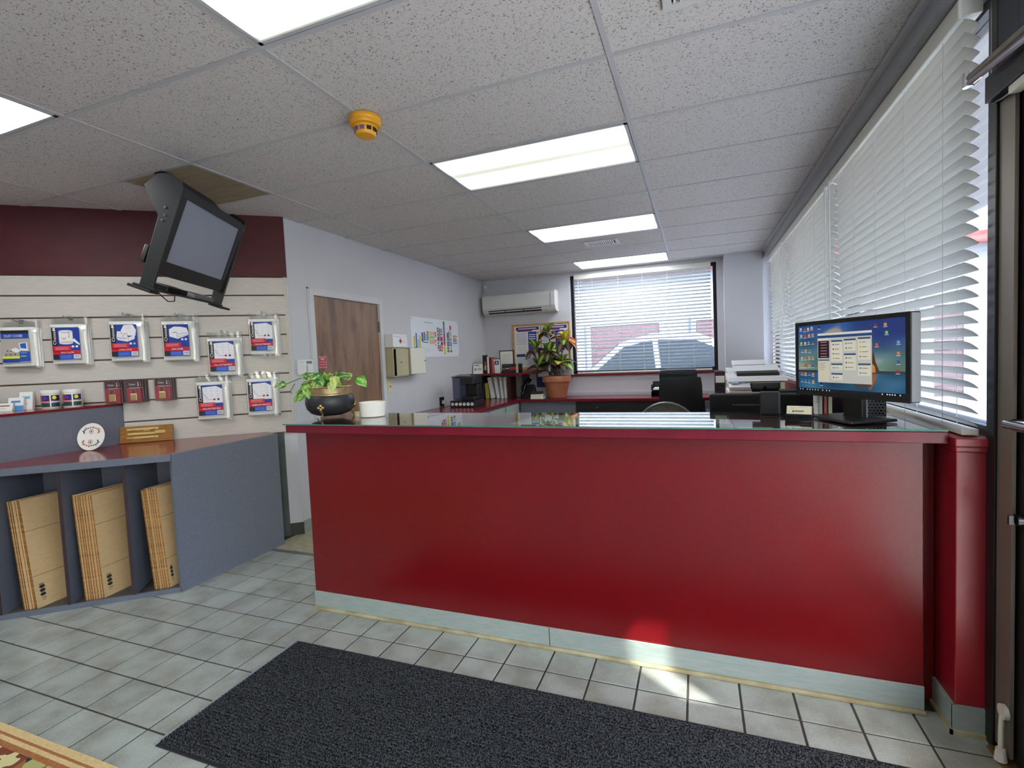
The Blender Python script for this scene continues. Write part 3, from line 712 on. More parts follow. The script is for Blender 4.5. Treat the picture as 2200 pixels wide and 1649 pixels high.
rp = random.Random(5)
for i in range(15):
    a = rp.uniform(-2.9, .4); r0, r1 = rp.uniform(.02, .08), rp.uniform(.12, .19); z0 = rp.uniform(.20, .25); z1 = z0+rp.uniform(-.04, .04)
    leaf((math.cos(a)*r0, math.sin(a)*r0, z0), (math.cos(a)*r1, math.sin(a)*r1*.8, z1), rp.uniform(.05, .075), (.4, -.6, .7), pothos_col(rp.choice([(46, 128, 48), (90, 160, 50), (60, 120, 50), (150, 190, 70)]), rp.uniform(.05, .7)), pot)
for (x0, z0), (x1, z1), m_ in (((-.60, 1.25), (-.87, 1.285), (-.74, 1.325)), ((-.84, 1.285), (-.83, 1.228), (-.845, 1.24)), ((-.83, 1.228), (-.75, 1.236), (-.79, 1.222))):
    MB().tube([(x0+.588, -.02, z0-ZT), (m_[0]+.588, -.05, m_[1]-ZT), (x1+.588, -.06, z1-ZT)], .003, 6).build('stem', 'stem_green', pot, smooth=True)
# white bowl and wax tin
bw = MB(); bw.lathe([(.062, 0), (.070, .004), (.079, .086), (.077, .089), (.074, .086), (.066, .010), (.001, .008)], n=36, cap1=False)
tag(bw.build('white_bowl', 'white_bowl', loc=(-.305, .965, ZT), smooth=True), 'white round bowl on the counter beside the pot plant', 'bowl')
ys = thing('small_tin', 'small yellow and white round tin beside the white bowl', 'tin', (-.425, 1.0, ZT))
MB().lathe([(.033, 0), (.034, .014)], n=24).build('base', 'offwhite_plastic', ys, smooth=True); MB().lathe([(.036, .014), (.036, .024), (.03, .027)], n=24).build('lid', 'ivory', ys, smooth=True)

# ------------------------------------------------------------------ desktop monitor on the counter
MW = Vector((.515, -.857, 0)); MU = Vector((0, 0, 1)); MN = Vector((-.857, -.515, 0))
mon_c = Vector((2.094, .859, ZT))
mon = thing('desktop_monitor', 'wide black monitor showing a sea-stack wallpaper and open software window', 'monitor', tuple(mon_c))
mw, mh, mz = .54, .325, 1.164-ZT
mb = MB(); mb.obox(MU*(mz+mh/2)-MN*.018, MW*(mw/2), MU*(mh/2), MN*.022); mb.build('housing', 'black_satin', mon, bevel=.004)
mb = MB(); mb.obox(MU*(mz+mh/2)-MN*.018+MW*(mw/2+.001), MW*.0015, MU*(mh/2-.004), MN*.0185); mb.build('side_band', 'grey_plastic', mon)
mb = MB()
for (a, b, c, d) in ((-mw/2, mw/2, mh-.017, mh), (-mw/2, mw/2, 0, .020), (-mw/2, -mw/2+.016, .02, mh-.017), (mw/2-.016, mw/2, .02, mh-.017)):
    mb.obox(MW*((a+b)/2)+MU*(mz+(c+d)/2)+MN*.005, MW*((b-a)/2), MU*((d-c)/2), MN*.002)
mb.build('bezel', 'black_plastic', mon)
mb = MB(); mb.obox(MU*.10-MN*.035, MW*.045, MU*.098, MN*.010); mb.build('stand_neck', 'black_satin', mon, bevel=.003)
mb = MB(); mb.obox(MU*.10-MN*.048, MW*.046, MU*.095, MN*.003); mb.build('neck_back', 'grey_plastic', mon)
mb = MB(); mb.prism([MW*a+MN*b+MU*.003 for a, b in ((-.13, .06), (.12, .10), (.13, -.10), (-.12, -.10))], (0, 0, .011)); mb.build('stand_base', 'black_satin', mon, bevel=.004)
sw, sh = mw-.032, mh-.037
sp = PR(MW*(-sw/2)+MU*(mz+.020)+MN*.0045, MW*sw, MU*sh, MN, .0002)
# wallpaper: banded dusk sky over water, sea stack and its reflection
rr = random.Random(3)
NX, NY = 80, 56
for i in range(NX):
    for j in range(NY):
        x, y = (i+.5)/NX, (j+.5)/NY
        n1 = math.sin(x*9+y*5)+math.sin(x*17-y*13)*.6+math.sin(x*4+y*23)*.5
        if y > .30:
            k = (y-.30)/.70; c = [40+70*(1-k)+n1*10, 80+60*(1-k)+n1*12, 120+30*k+n1*14]
            if n1 > .6: q = min(1, (n1-.6)*1.6); c = [c[0]*(1-q)+160*q, c[1]*(1-q)+148*q, c[2]*(1-q)+138*q]
            q = max(0, min(1, (x-.5)*4))*max(0, min(1, (y-.55)*4)); c = [c[0]*(1-q)+30*q, c[1]*(1-q)+52*q, c[2]*(1-q)+120*q]
        else:
            c = [36+n1*12, 84+n1*14, 116+n1*16]
        if abs(y-.30) < .02: c = [50, 56, 70]
        sp.rect(i/NX, j/NY, (i+1)/NX, (j+1)/NY, tuple(max(0, min(255, v)) for v in c), 1)
sp.poly([(.70, .30), (.80, .30), (.785, .36), (.765, .44), (.745, .60), (.735, .52), (.72, .42)], (70, 52, 44), 2); sp.poly([(.70, .30), (.765, .30), (.76, .38), (.735, .42), (.715, .38)], (206, 130, 40), 3)
sp.poly([(.70, .27), (.78, .27), (.76, .18), (.72, .06), (.70, .10)], (150, 84, 40), 2); sp.poly([(.54, .20), (.74, .20), (.72, .10), (.60, .08)], (66, 56, 62), 2)
# open program window
def R(x0, y0, x1, y1, c, l): sp.rect(x0, y0, x1, y1, c, l)
R(.22, .14, .735, .865, (190, 188, 184), 4); R(.22, .835, .735, .865, (214, 210, 200), 5); R(.22, .795, .735, .833, (30, 66, 120), 5)
R(.22, .765, .34, .795, (214, 206, 190), 5); R(.225, .50, .34, .755, (48, 22, 34), 5); R(.225, .46, .34, .48, (70, 100, 130), 5); R(.225, .16, .34, .455, (206, 198, 180), 5)
for k in range(6): R(.25, .73-k*.042, .315, .737-k*.042, (190, 170, 170), 6)
for k in range(4): R(.235, .42-k*.03, .30-.01*(k % 2), .426-k*.03, (120, 110, 100), 6)
for cx, rows in ((.36, ((.745, 4), (.41, 1), (.27, 1))), (.485, ((.755, 2), (.55, 3))), (.615, ((.765, 4), (.41, 2)))):
    for y, n in rows:
        R(cx, y-.012, cx+.11, y+.012, (44, 78, 112), 6); R(cx, y-.02-n*.068, cx+.11, y-.014, (212, 206, 190), 5)
        for k in range(n):
            yy = y-.052-k*.066; sp.disc(cx+.022, yy, .008, rr.choice([(190, 160, 70), (90, 90, 100), (80, 140, 100), (90, 110, 150)]), 7, 8, .013); R(cx+.036, yy-.005, cx+.036+rr.uniform(.03, .06), yy+.004, (110, 104, 100), 7)
# desktop icons
for (x, y, c) in [(.03, .955, (150, 190, 200)), (.075, .94, (190, 60, 60)), (.115, .95, (200, 200, 120)), (.155, .96, (200, 180, 130)), (.235, .965, (90, 40, 60)), (.035, .85, (150, 190, 160)), (.08, .845, (200, 50, 60)), (.125, .85, (220, 150, 110)), (.165, .855, (214, 140, 110)),
                  (.035, .735, (160, 200, 80)), (.08, .735, (200, 190, 160)), (.12, .74, (110, 140, 200)), (.165, .745, (40, 120, 90)), (.045, .62, (70, 130, 190)), (.085, .62, (190, 160, 60)), (.13, .615, (90, 130, 160)), (.04, .50, (200, 190, 170)), (.08, .505, (190, 110, 70)), (.125, .51, (200, 150, 70)), (.165, .51, (190, 130, 90)),
                  (.04, .385, (90, 170, 90)), (.08, .385, (190, 60, 50)), (.125, .385, (200, 160, 60)), (.165, .385, (60, 90, 180)), (.04, .27, (190, 70, 60)), (.08, .26, (200, 160, 70)), (.125, .27, (60, 80, 170)), (.165, .255, (200, 150, 110)), (.04, .16, (60, 100, 180)), (.08, .155, (90, 120, 160)), (.12, .15, (50, 140, 160)), (.165, .145, (200, 150, 110)), (.255, .12, (40, 40, 60)),
                  (.765, .93, (120, 50, 60)), (.845, .925, (214, 150, 60)), (.855, .82, (120, 200, 90)), (.945, .69, (90, 160, 210)), (.945, .55, (220, 120, 80)), (.945, .44, (60, 80, 160)), (.94, .32, (150, 40, 50)), (.775, .67, (190, 90, 60))]:
    sp.rect(x-.011, y-.018, x+.011, y+.018, c, 4); sp.rect(x-.016, y-.034, x+.016, y-.026, (200, 205, 205), 4)
R(0, 0, 1, .042, (16, 18, 30), 8)
for x in (.02, .05, .10, .13, .16, .19, .22, .27, .31, .34, .82, .86, .88, .90, .92, .96): sp.disc(x, .021, .006, (210, 210, 215), 9, 8, .010)
sp.build('screen', mon, 'screen_glow')

# card holder, mesh organiser, spiral books, card terminal, webcam and second monitor
ch = thing('card_holder', 'black card holder full of business cards beside the monitor', 'card holder', (1.925, .876, ZT), -.35)
B(-.05, .05, -.022, .022, 0, .012).build('base', 'black_gloss', ch, bevel=.002); B(-.05, .05, -.024, -.020, .012, .026).build('front_lip', 'black_gloss', ch); B(-.05, .05, .016, .022, .012, .05).build('back_rest', 'black_gloss', ch)
cards = MB(); cards.prism([(-.045, -.017, .013), (-.045, .012, .013), (-.045, .020, .056), (-.045, -.006, .058)], (.09, 0, 0)); cards.build('card_stack', 'paper_cream', ch)
cp = PR((-.045, -.0172, .013), (.09, 0, 0), (0, .011, .045), (0, -.97, .24), .0003); cp.disc(.28, .52, .05, (110, 90, 80), 2, 12, .1); cp.rect(.34, .48, .72, .60, (120, 100, 90), 2); cp.rect(.12, .80, .40, .83, (150, 140, 120), 2); cp.rect(.48, .86, .86, .88, (150, 140, 120), 2); cp.build('card_print', ch)
mo = thing('mesh_organizer', 'black metal desk organiser with honeycomb mesh front behind the monitor', 'organizer', (2.21, 1.03, ZT), -.15)
B(-.06, .06, .03, .036, 0, .16).build('back', 'black_satin', mo); B(.052, .062, -.03, .03, 0, .16).build('side', 'black_satin', mo); B(-.062, -.056, -.03, .03, 0, .16).build('side', 'black_satin', mo); B(-.06, .06, -.03, .03, 0, .004).build('tray', 'black_satin', mo)
hx = MB(); r = .0085
for i in range(9):
    for j in range(11):
        cx, cz = -.05+i*.0125+(.00625 if j % 2 else 0), .012+j*.0125
        if cx > .052: continue
        ring_o = [(cx+r*.98*math.sin(PI/3*k), cz+r*.98*math.cos(PI/3*k)) for k in range(6)]; ring_i = [(cx+r*.66*math.sin(PI/3*k), cz+r*.66*math.cos(PI/3*k)) for k in range(6)]
        n = len(hx.v); hx.v += [(x, -.031, z) for x, z in ring_o]+[(x, -.031, z) for x, z in ring_i]
        for k in range(6): hx._f([n+k, n+(k+1) % 6, n+6+(k+1) % 6, n+6+k])
hx.build('honeycomb_mesh', 'grey_frame', mo)
for i, (x, m_, t_) in enumerate((( 2.035, 'paper', .016), (2.056, 'pink_book', .010), (2.074, 'paper_cream', .014))):
    o = B(-t_/2, t_/2, -.05, .05, 0, .115-.005*i).build('notebook', m_, loc=(x, 1.088, ZT), bevel=.001); tag(o, ('white spiral notebook standing behind the monitor stand', 'thin pink booklet between two pale notebooks behind the monitor', 'cream booklet standing right behind the monitor neck')[i], 'notebook', 'booklets behind the monitor')
sx = MB()
for k in range(12): sx.lathe([(.004, -.0015), (.005, 0), (.004, .0015)], (-.007, -.051, .008+k*.009), 8)
sx.build('spiral', 'grey_frame', bpy.data.objects['notebook'])
ctm = thing('card_terminal', 'tall black payment terminal box on the back edge of the counter', 'terminal', (1.838, 1.075, ZT), -.1)
B(-.040, .040, -.030, .030, 0, .105).build('case', 'black_plastic', ctm, bevel=.005); B(.0405, .0415, -.028, .028, .005, .10).build('clear_side', 'grey_plastic', ctm)
# work table behind the counter carrying the staff monitors
wt = thing('work_desk', 'burgundy staff desk running along the right wall behind the counter', 'desk', (2.0, 2.6, 0))
L(MB().prism([(1.66, 1.2, .762), (2.305, 1.2, .762), (2.305, 5.43, .762), (1.87, 5.43, .762), (1.87, 5.06, .762), (1.66, 5.06, .762)], (0, 0, .038)), wt).build('desktop', 'burgundy_laminate', wt, bevel=.004)
for y in (1.25, 3.0, 4.85): L(B(1.70, 2.28, y, y+.03, 0, .762), wt).build('support_panel', 'grey_laminate', wt)
L(B(1.665, 1.69, 1.3, 4.9, .60, .762), wt).build('apron', 'black_satin', wt)
m2 = thing('office_monitor', 'black monitor seen from behind, low beyond the counter with a webcam on top', 'monitor', (1.80, 1.42, .80), -.12)
mb = MB(); mb.obox((0, 0, .205), (.215, 0, 0), (0, .018, .003), (0, -.02, .138)); mb.build('housing', 'black_plastic', m2, bevel=.006)
mb = MB(); mb.obox((0, -.025, .20), (.10, 0, 0), (0, .012, 0), (0, -.01, .09)); mb.build('rear_bulge', 'black_satin', m2, bevel=.008)
B(-.03, .03, -.01, .02, .0, .09).build('neck', 'black_plastic', m2); B(-.11, .11, -.08, .09, 0, .012).build('foot', 'black_plastic', m2, bevel=.004)
wc = thing('webcam', 'black bar webcam clipped on the low monitor', 'webcam', (1.855, 1.39, 1.145), -.12)
mb = MB(); mb.cyl((-.062, 0, .028), (.062, 0, .028), .021, n=16); mb.build('barrel', 'black_plastic', wc, smooth=True)
B(-.014, .014, -.010, .030, -.012, .012).build('clip', 'black_plastic', wc, bevel=.003); mb = MB(); mb.cyl((.062, 0, .028), (.064, 0, .028), .015, n=14); mb.cyl((0, -.021, .028), (0, -.024, .028), .010, n=12); mb.build('lens', 'black_gloss', wc, smooth=True)
m3 = thing('office_monitor', 'second black monitor seen from behind, half hidden by the big desktop monitor', 'monitor', (2.10, 1.55, .80), .25)
mb = MB(); mb.obox((0, 0, .215), (.215, 0, 0), (0, .018, .003), (0, -.02, .138)); mb.build('housing', 'black_plastic', m3, bevel=.006); B(-.03, .03, -.01, .02, .0, .10).build('neck', 'black_plastic', m3); B(-.11, .11, -.08, .09, 0, .012).build('foot', 'black_plastic', m3, bevel=.004)

# ------------------------------------------------------------------ display cabinet with cubbies
CP = Vector((-1.56, .60, 0))
def bin_pt(s, off, z): p = CP+SLD*s+SLN*off; return Vector((p.x, p.y, z))
def bin_box(s0, s1, o0, o1, z0, z1): return MB().prism([bin_pt(s0, o0, z0), bin_pt(s1, o0, z0), bin_pt(s1, o1, z0), bin_pt(s0, o1, z0)], (0, 0, z1-z0))
cab = thing('display_cabinet', 'grey angled cabinet with a mahogany top and open cubbies', 'cabinet', (-1.8, .75, 0))
def slat_line_x(y, off=0): return diag_x(y)+off
TOPZ = .878
fr0 = bin_pt(-1.6, 0, 0)
L(MB().prism([bin_pt(-1.6, 0, .842), bin_pt(-.02, 0, .842), Vector((-1.582, .62, .842)), Vector((-1.582, 1.44, .842)), slat_pt(-.22, .024, .842), slat_pt(-2.3, .024, .842)], (0, 0, TOPZ-.842)), cab).build('top', 'mahogany_laminate', cab)
L(bin_box(-1.6, 0, .001, .014, .838, TOPZ+.001), cab).build('front_lip', 'grey_laminate', cab)
L(B(-1.580, -1.556, .60, 1.43, 0, TOPZ+.002), cab).build('side_panel', 'grey_laminate', cab, bevel=.001)
L(B(-1.583, -1.58, .612, .64, .03, .84), cab).build('edge_band', 'edge_dark', cab)
for s_ in (-.58, -.255, -.905, -1.24):
    L(bin_box(s_-.008, s_+.008, -.50, -.004, .02, .838), cab).build('divider', 'grey_laminate', cab)
    L(bin_box(s_-.008, s_+.008, -.004, -.0005, .02, .838), cab).build('edge_band', 'edge_dark', cab)
L(bin_box(-1.6, -.03, -.52, -.50, .02, .838), cab).build('back_board', 'grey_laminate', cab)
L(bin_box(-1.6, -.025, -.50, -.014, .0, .018), cab).build('floor_board', 'dark_floor_board', cab)
L(bin_box(-1.6, -.005, -.014, 0, 0, .030), cab).build('toe_rail', 'grey_laminate', cab)
# raised tier at the left, mahogany shelf on a grey front
tier = thing('display_tier', 'raised grey display tier with a mahogany ledge, left of the slatwall', 'shelf', (-2.6, .3, TOPZ))
tx = -2.49; ty = SLP.y+(tx-SLP.x)/SLD.x*SLD.y-.03
L(B(tx-.018, tx, -.5, ty, TOPZ, 1.160), tier).build('front_panel', 'grey_laminate', tier)
L(MB().prism([(tx+.004, -.5, 1.160), (tx+.004, ty, 1.160), (tx-.95, ty-.76, 1.160), (tx-.95, -.5, 1.160)], (0, 0, .016)), tier).build('ledge', 'mahogany_laminate', tier)
# flattened boxes
ORD = ('outermost', 'second', 'third', 'fourth', 'fifth', 'sixth', 'seventh', 'eighth', 'ninth', 'tenth')
def box_stack(s0, n, wid, hgt, ang, step, where, grp, lx=-.045):
    for k in range(n):
        pfront = bin_pt(s0-step*k, -.045-.012*random.random(), .019)
        dirv = Vector((-math.sin(ang), math.cos(ang), 0)); nv = Vector((dirv.y, -dirv.x, 0))
        first = (k == 0)
        t = thing('flattened_box', ('outermost flattened cardboard box in the %s cubby, printed with dots' % where if first else '%s flattened cardboard box from the front in the %s cubby' % (ORD[k], where)), 'cardboard box', tuple(pfront), 0, grp)
        mb = MB(); lean = Vector((lx, 0, 0)); h = hgt-random.uniform(0, .012)
        mb.prism([(0, 0, 0), tuple(dirv*wid), tuple(dirv*wid-nv*.010), tuple(-nv*.010)], lean+Vector((0, 0, h)))
        mb.build('sheet', 'cardboard', t)
        eb = MB(); eb.prism([tuple(-dirv*.0006), tuple(-dirv*.0006-nv*.010), tuple(-nv*.010), (0, 0, 0)], lean+Vector((0, 0, h))); eb.build('fluted_edge', 'cardboard_edge', t)
        if k < 2:
            up = (lean+Vector((0, 0, h)))
            pr = PR((0, 0, 0), dirv*wid, up, nv, .0005)
            for z in (.29, .71):
                pc = PR((0, 0, 0), dirv*wid, up, nv, .0005); pc.rect(0, z, 1, z+.006, (150, 116, 70), 1); pc.build('crease_line', t, 'print_matte')
            if first:
                pr.rect(.08, .205, .17, .212, (60, 50, 40), 2)
                for q in range(3): pr.disc(.13, .185-q*.036, .05, (40, 34, 30), 2, 14, .016)
                pr.rect(.10, .058, .17, .062, (60, 50, 40), 2); pr.line([(.10, .08), (.17, .08), (.17, .07)], .006, (60, 50, 40), 2)
            if first: pr.build('dot_print', t, 'print_matte')
box_stack(-.755, 6, .30, .655, .10, .0125, 'left', 'flattened boxes in the left cubby', -.085)
box_stack(-.425, 8, .32, .650, .14, .0130, 'middle', 'flattened boxes in the middle cubby')
box_stack(-.078, 7, .20, .645, .16, .0128, 'right', 'flattened boxes in the right cubby', -.06)
# items on the cabinet top
dp = thing('trivet_plate', 'round white plate with painted swirls leaning on the grey tier', 'plate', (-2.385, .615, TOPZ+.001), math.atan2(SLD.y, SLD.x)-.30)
tl = .22
def lean_frame(t_, tl): return Vector((0, math.cos(tl)*0+math.sin(tl), math.cos(tl)))
up = Vector((0, math.sin(tl), math.cos(tl))); nn = Vector((0, -math.cos(tl), math.sin(tl)))
mb = MB(); c0 = up*.094
a0 = mb.ring(c0-nn*.004, .086, nn, 40); a1 = mb.ring(c0+nn*.004, .094, nn, 40); a2 = mb.ring(c0+nn*.006, .092, nn, 40); a3 = mb.ring(c0+nn*.003, .080, nn, 40)
mb._f(a0[::-1]); mb.bridge(a0, a1); mb.bridge(a1, a2); mb.bridge(a2, a3); mb._f(a3); mb.build('dish', 'ceramic', dp, smooth=True)
for sgn in (1, -1):
    pp = PR(c0+nn*.0034, (1, 0, 0), up, nn, .0003)
    cy = .036*sgn
    for k in range(14):
        a = PI*k/13*1.25-.4; rx, ry = .052, .026
        x, y = math.cos(a)*rx*sgn, cy+math.sin(a)*ry*sgn
        pp.disc(x, y, .0065, (176, 92, 60) if k < 7 else (44, 72, 84), 1, 8, .004)
        if k % 3 == 0: pp.disc(x*1.18, y+.006*sgn, .005, (70, 110, 80), 1, 6, .003)
    pp.disc(0, cy, .018, (240, 234, 226), 2); pp.line([(.014*math.cos(q*.6), cy+.014*math.sin(q*.6)) for q in range(11)], .004, (150, 90, 66), 3); pp.disc(0, cy, .006, (60, 80, 90), 4)
    pp.build('painted_swirl', dp)
wp = thing('lock_plaque', 'wooden plaque with a brass cutaway lock mechanism, on the cabinet top', 'plaque', tuple(slat_pt(-1.03, .075, TOPZ+.001)), math.atan2(SLD.y, SLD.x))
mb = MB(); mb.obox(up*.061, (.168, 0, 0), up*.061, nn*.008); mb.build('board', 'wood_plaque', wp, bevel=.002)
def strip(a, b, c, d, nm, t_=.005): mb = MB(); mb.obox((Vector(((a+b)/2, 0, 0))+up*((c+d)/2)+nn*(.008+t_/2)), (abs(b-a)/2, 0, 0), up*((d-c)/2), nn*(t_/2)); return mb.build(nm, 'lock_gold', wp, bevel=.001)
strip(-.125, .075, .090, .106, 'upper_bar'); strip(-.02, .02, .084, .090, 'notch_plate', .003); strip(-.125, .075, .028, .042, 'lower_bar'); strip(-.120, .06, .056, .072, 'slide_bolt', .004); strip(.055, .120, .058, .080, 'bolt_tongue', .007)
for x, y in ((-.09, .098), (.05, .098), (-.09, .035), (.055, .035)): mb = MB(); c_ = Vector((x, 0, 0))+up*y+nn*.013; mb.cyl(c_, c_+nn*.003, .005, n=8); mb.build('screw', 'brass', wp)
strip(-.11, -.03, .060, .066, 'spring_strip', .006)
# jars and cards on the tier ledge
def jar(s_, off, lab):
    t = thing('plastic_tub', lab, 'tub', tuple(slat_pt(s_, off, 1.1762)), math.atan2(SLD.y, SLD.x)-.12, 'tubs on the left ledge')
    MB().lathe([(.049, 0), (.052, .004), (.052, .104), (.056, .106), (.056, .124), (.053, .127)], n=32).build('body', 'white_jar', t, smooth=True)
    w = MB(); n = 28
    for (z0, z1, c, a0, a1) in ((.012, .040, (26, 70, 60), 0, 1), (.040, .052, (222, 120, 140), 0, .7), (.052, .092, (34, 36, 92), 0, 1), (.056, .088, (206, 70, 40), .12, .42), (.062, .082, (90, 60, 160), .3, .55), (.012, .092, (236, 236, 240), .62, .70)):
        rr_ = .0527+.0002*((z0 > .05)+(a0 > 0)*2)
        for k in range(n):
            u0, u1 = k/n, (k+1)/n
            if u0 < a0 or u1 > a1+.001: continue
            A = [-PI*.98+PI*.96*u for u in (u0, u1)]; w.col = s2l(c)
            w.poly([(rr_*math.cos(A[0]), rr_*math.sin(A[0]), z0), (rr_*math.cos(A[1]), rr_*math.sin(A[1]), z0), (rr_*math.cos(A[1]), rr_*math.sin(A[1]), z1), (rr_*math.cos(A[0]), rr_*math.sin(A[0]), z1)])
    for k in range(12):
        a = 2*PI*k/12; b = 2*PI*(k+1)/12; ac = -PI*.98+PI*.96*.80; w.col = s2l((232, 220, 40))
        w.poly([(.0535*math.cos(ac), .0535*math.sin(ac), .075)] + [(.0535*math.cos(ac+.22*math.cos(q)), .0535*math.sin(ac+.22*math.cos(q)), .075+.013*math.sin(q)) for q in (a, b)])
    w.build('label_wrap', 'print_ink', t)
jar(-1.545, .16, 'left of two white tubs with dark blue labels on the ledge'); jar(-1.425, .15, 'right of two white tubs with dark blue labels on the ledge')
for i, (s_, off, w_, h_, lab, cs) in enumerate(((-1.80, .16, .085, .05, 'small white leaflet stack in front on the left ledge', (150, 60, 60)), (-1.76, .12, .085, .085, 'white and blue card pack behind the small leaflets', (60, 130, 200)), (-1.72, .085, .075, .12, 'tall pale card pack nearest the slatwall on the left ledge', (120, 170, 210)), (-1.90, .13, .08, .11, 'pale card box cut by the left edge of the view', (90, 80, 120)))):
    t = thing('card_pack', lab, 'card pack', tuple(slat_pt(s_, off, 1.1762)), math.atan2(SLD.y, SLD.x))
    mb = MB(); mb.prism([(-w_/2, -.015, 0), (-w_/2, .015, 0), (-w_/2, .025, h_), (-w_/2, .005, h_)], (w_, 0, 0)); mb.build('block', 'paper', t)
    pr = PR((-w_/2, -.0155, 0), (w_, 0, 0), (0, .02, h_), None, .0004); pr.rect(.2, .6, .8, .75, cs, 1); pr.rect(.1, .3, .6, .36, (170, 170, 180), 1)
    if i == 1: pr.rect(.4, .0, 1, .35, (70, 150, 210), 2)
    pr.build('print', t)

# ------------------------------------------------------------------ ceiling mounted television
A26 = math.radians(26); T22 = math.radians(22)
tw = Vector((-math.sin(A26), math.cos(A26), 0)); tf = Vector((math.cos(A26), math.sin(A26), 0)); tz = Vector((0, 0, 1))
tu = tz*math.cos(T22)+tf*math.sin(T22); tn = tf*math.cos(T22)-tz*math.sin(T22)
TP = Vector((-1.04, .425, 2.374))
tv = thing('ceiling_television', 'black television in a tilted bracket hanging from the ceiling', 'television', (-1.49, .64, H))
tv.location.z = H
def TV(w, u, n): return TP+tw*w+tu*u+tn*n-Vector(tv.location)
def tbox(w0, w1, u0, u1, n0, n1, nm, m, bv=.004, par=None):
    mb = MB(); mb.obox(TV((w0+w1)/2, (u0+u1)/2, (n0+n1)/2), tw*((w1-w0)/2), tu*((u1-u0)/2), tn*((n1-n0)/2)); return mb.build(nm, m, par or tv, bevel=bv)
mb = MB(); mb.prism([TV(.02, -.0, -.03), TV(.72, -.0, -.03), TV(.66, -.02, -.10), TV(.08, -.02, -.10)], tuple(-tu*.44)); mb.build('cabinet', 'black_plastic', tv, bevel=.01)
for (a, b, c, d) in ((.015, .735, -.042, .0), (.015, .735, -.485, -.405), (.015, .06, -.405, -.042), (.695, .735, -.405, -.042)): tbox(a, b, c, d, -.03, .004, 'bezel', 'black_satin', .002)
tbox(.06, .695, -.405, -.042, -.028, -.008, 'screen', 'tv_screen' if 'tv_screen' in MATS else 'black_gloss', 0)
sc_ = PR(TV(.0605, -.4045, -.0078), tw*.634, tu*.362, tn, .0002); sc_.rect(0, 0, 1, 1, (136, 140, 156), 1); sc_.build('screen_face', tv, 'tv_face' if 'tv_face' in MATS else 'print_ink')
SPP = [(.028, -.009), (.049, -.09), (.023, -.148), (-.053, -.188), (-.186, -.072), (-.57, -.051), (-.567, .02), (-.486, .017), (.0, .004)]
for w0 in (-.006, .738):
    mb = MB(); mb.prism([TV(w0, u, n) for u, n in SPP], tuple(tw*.014)); mb.build('side_plate', 'black_satin', tv, bevel=.002)
tbox(-.006, .752, -.575, -.566, -.085, .03, 'bracket_shelf', 'black_satin', .002); tbox(.66, .80, -.590, -.577, -.02, .06, 'shelf_lip', 'black_satin', .002); tbox(-.02, .06, -.592, -.577, -.10, .02, 'shelf_lip', 'black_satin', .002)
tbox(.0, .746, .0, .012, -.14, -.02, 'top_bar', 'black_satin', .002)
mb = MB(); mb.prism([TV(.02, .012, -.12), TV(.73, .012, -.12), TV(.55, .06, -.14), TV(.20, .06, -.14)], tuple(-tn*.05)); mb.build('yoke', 'black_satin', tv)
tbox(.05, .20, -.45, -.35, -.125, -.102, 'media_box', 'black_gloss', .003); tbox(.14, .34, -.565, -.535, -.08, .01, 'disc_player', 'black_gloss', .003); tbox(.42, .66, -.5655, -.540, -.08, .01, 'cable_box', 'grey_frame', .003)
mb = MB(); mb.cyl((0, 0, 0), (0, 0, -.22), .03, n=20); mb.build('ceiling_pole', 'black_satin', tv, smooth=True)
mb = MB(); mb.box(-.032, .032, -.032, .032, -.012, -.001); mb.build('ceiling_plate', 'black_satin', tv)
for u_, n_ in ((-.13, -.05), (-.17, -.04), (-.20, -.045)):
    mb = MB(); mb.cyl(TV(-.006, u_, n_), TV(-.012, u_, n_), .007, n=10); mb.build('bolt', 'chrome', tv, smooth=True)
mb = MB(); mb.tube([TV(.16, -.575, -.06), TV(.2, -.60, -.05), TV(.25, -.625, -.03), TV(.31, -.615, -.03), TV(.33, -.585, -.05)], .003, 6); mb.build('cable_loop', 'black_plastic', tv, smooth=True)
mb = MB(); mb.obox((TV(.38, -.05, -.10)+Vector((0, 0, -.20)))*.5, (TV(.38, -.05, -.10)-Vector((0, 0, -.20)))*.5, tw*.06, tz*.03); mb.build('tilt_arm', 'black_satin', tv)

# ------------------------------------------------------------------ smoke detector, vents
sd = thing('smoke_detector', 'yellow round smoke detector on the ceiling grid crossing', 'smoke detector', (.02, .60, H-.002))
MB().lathe([(.074, 0), (.078, -.006), (.078, -.020), (.075, -.024), (.077, -.030), (.072, -.044), (.05, -.050)], n=40).build('base', 'yellow_plastic', sd, smooth=True)
MB().lathe([(.058, -.048), (.052, -.054), (.050, -.082), (.044, -.090), (.02, -.094), (.001, -.094)], n=40).build('dome', 'yellow_plastic', sd, smooth=True)
for k in range(10):
    a = -PI/2+PI/10+k*2*PI/10; mb = MB(); c_ = Vector((math.cos(a)*.0525, math.sin(a)*.0525, -.066)); rd = Vector((math.cos(a), math.sin(a), 0)); mb.obox(c_, rd*.002, Vector((-rd.y, rd.x, 0))*.011, (0, 0, .009)); mb.build('sensor_window', 'purple_window' if k in (8, 9, 0) else 'soil', sd)
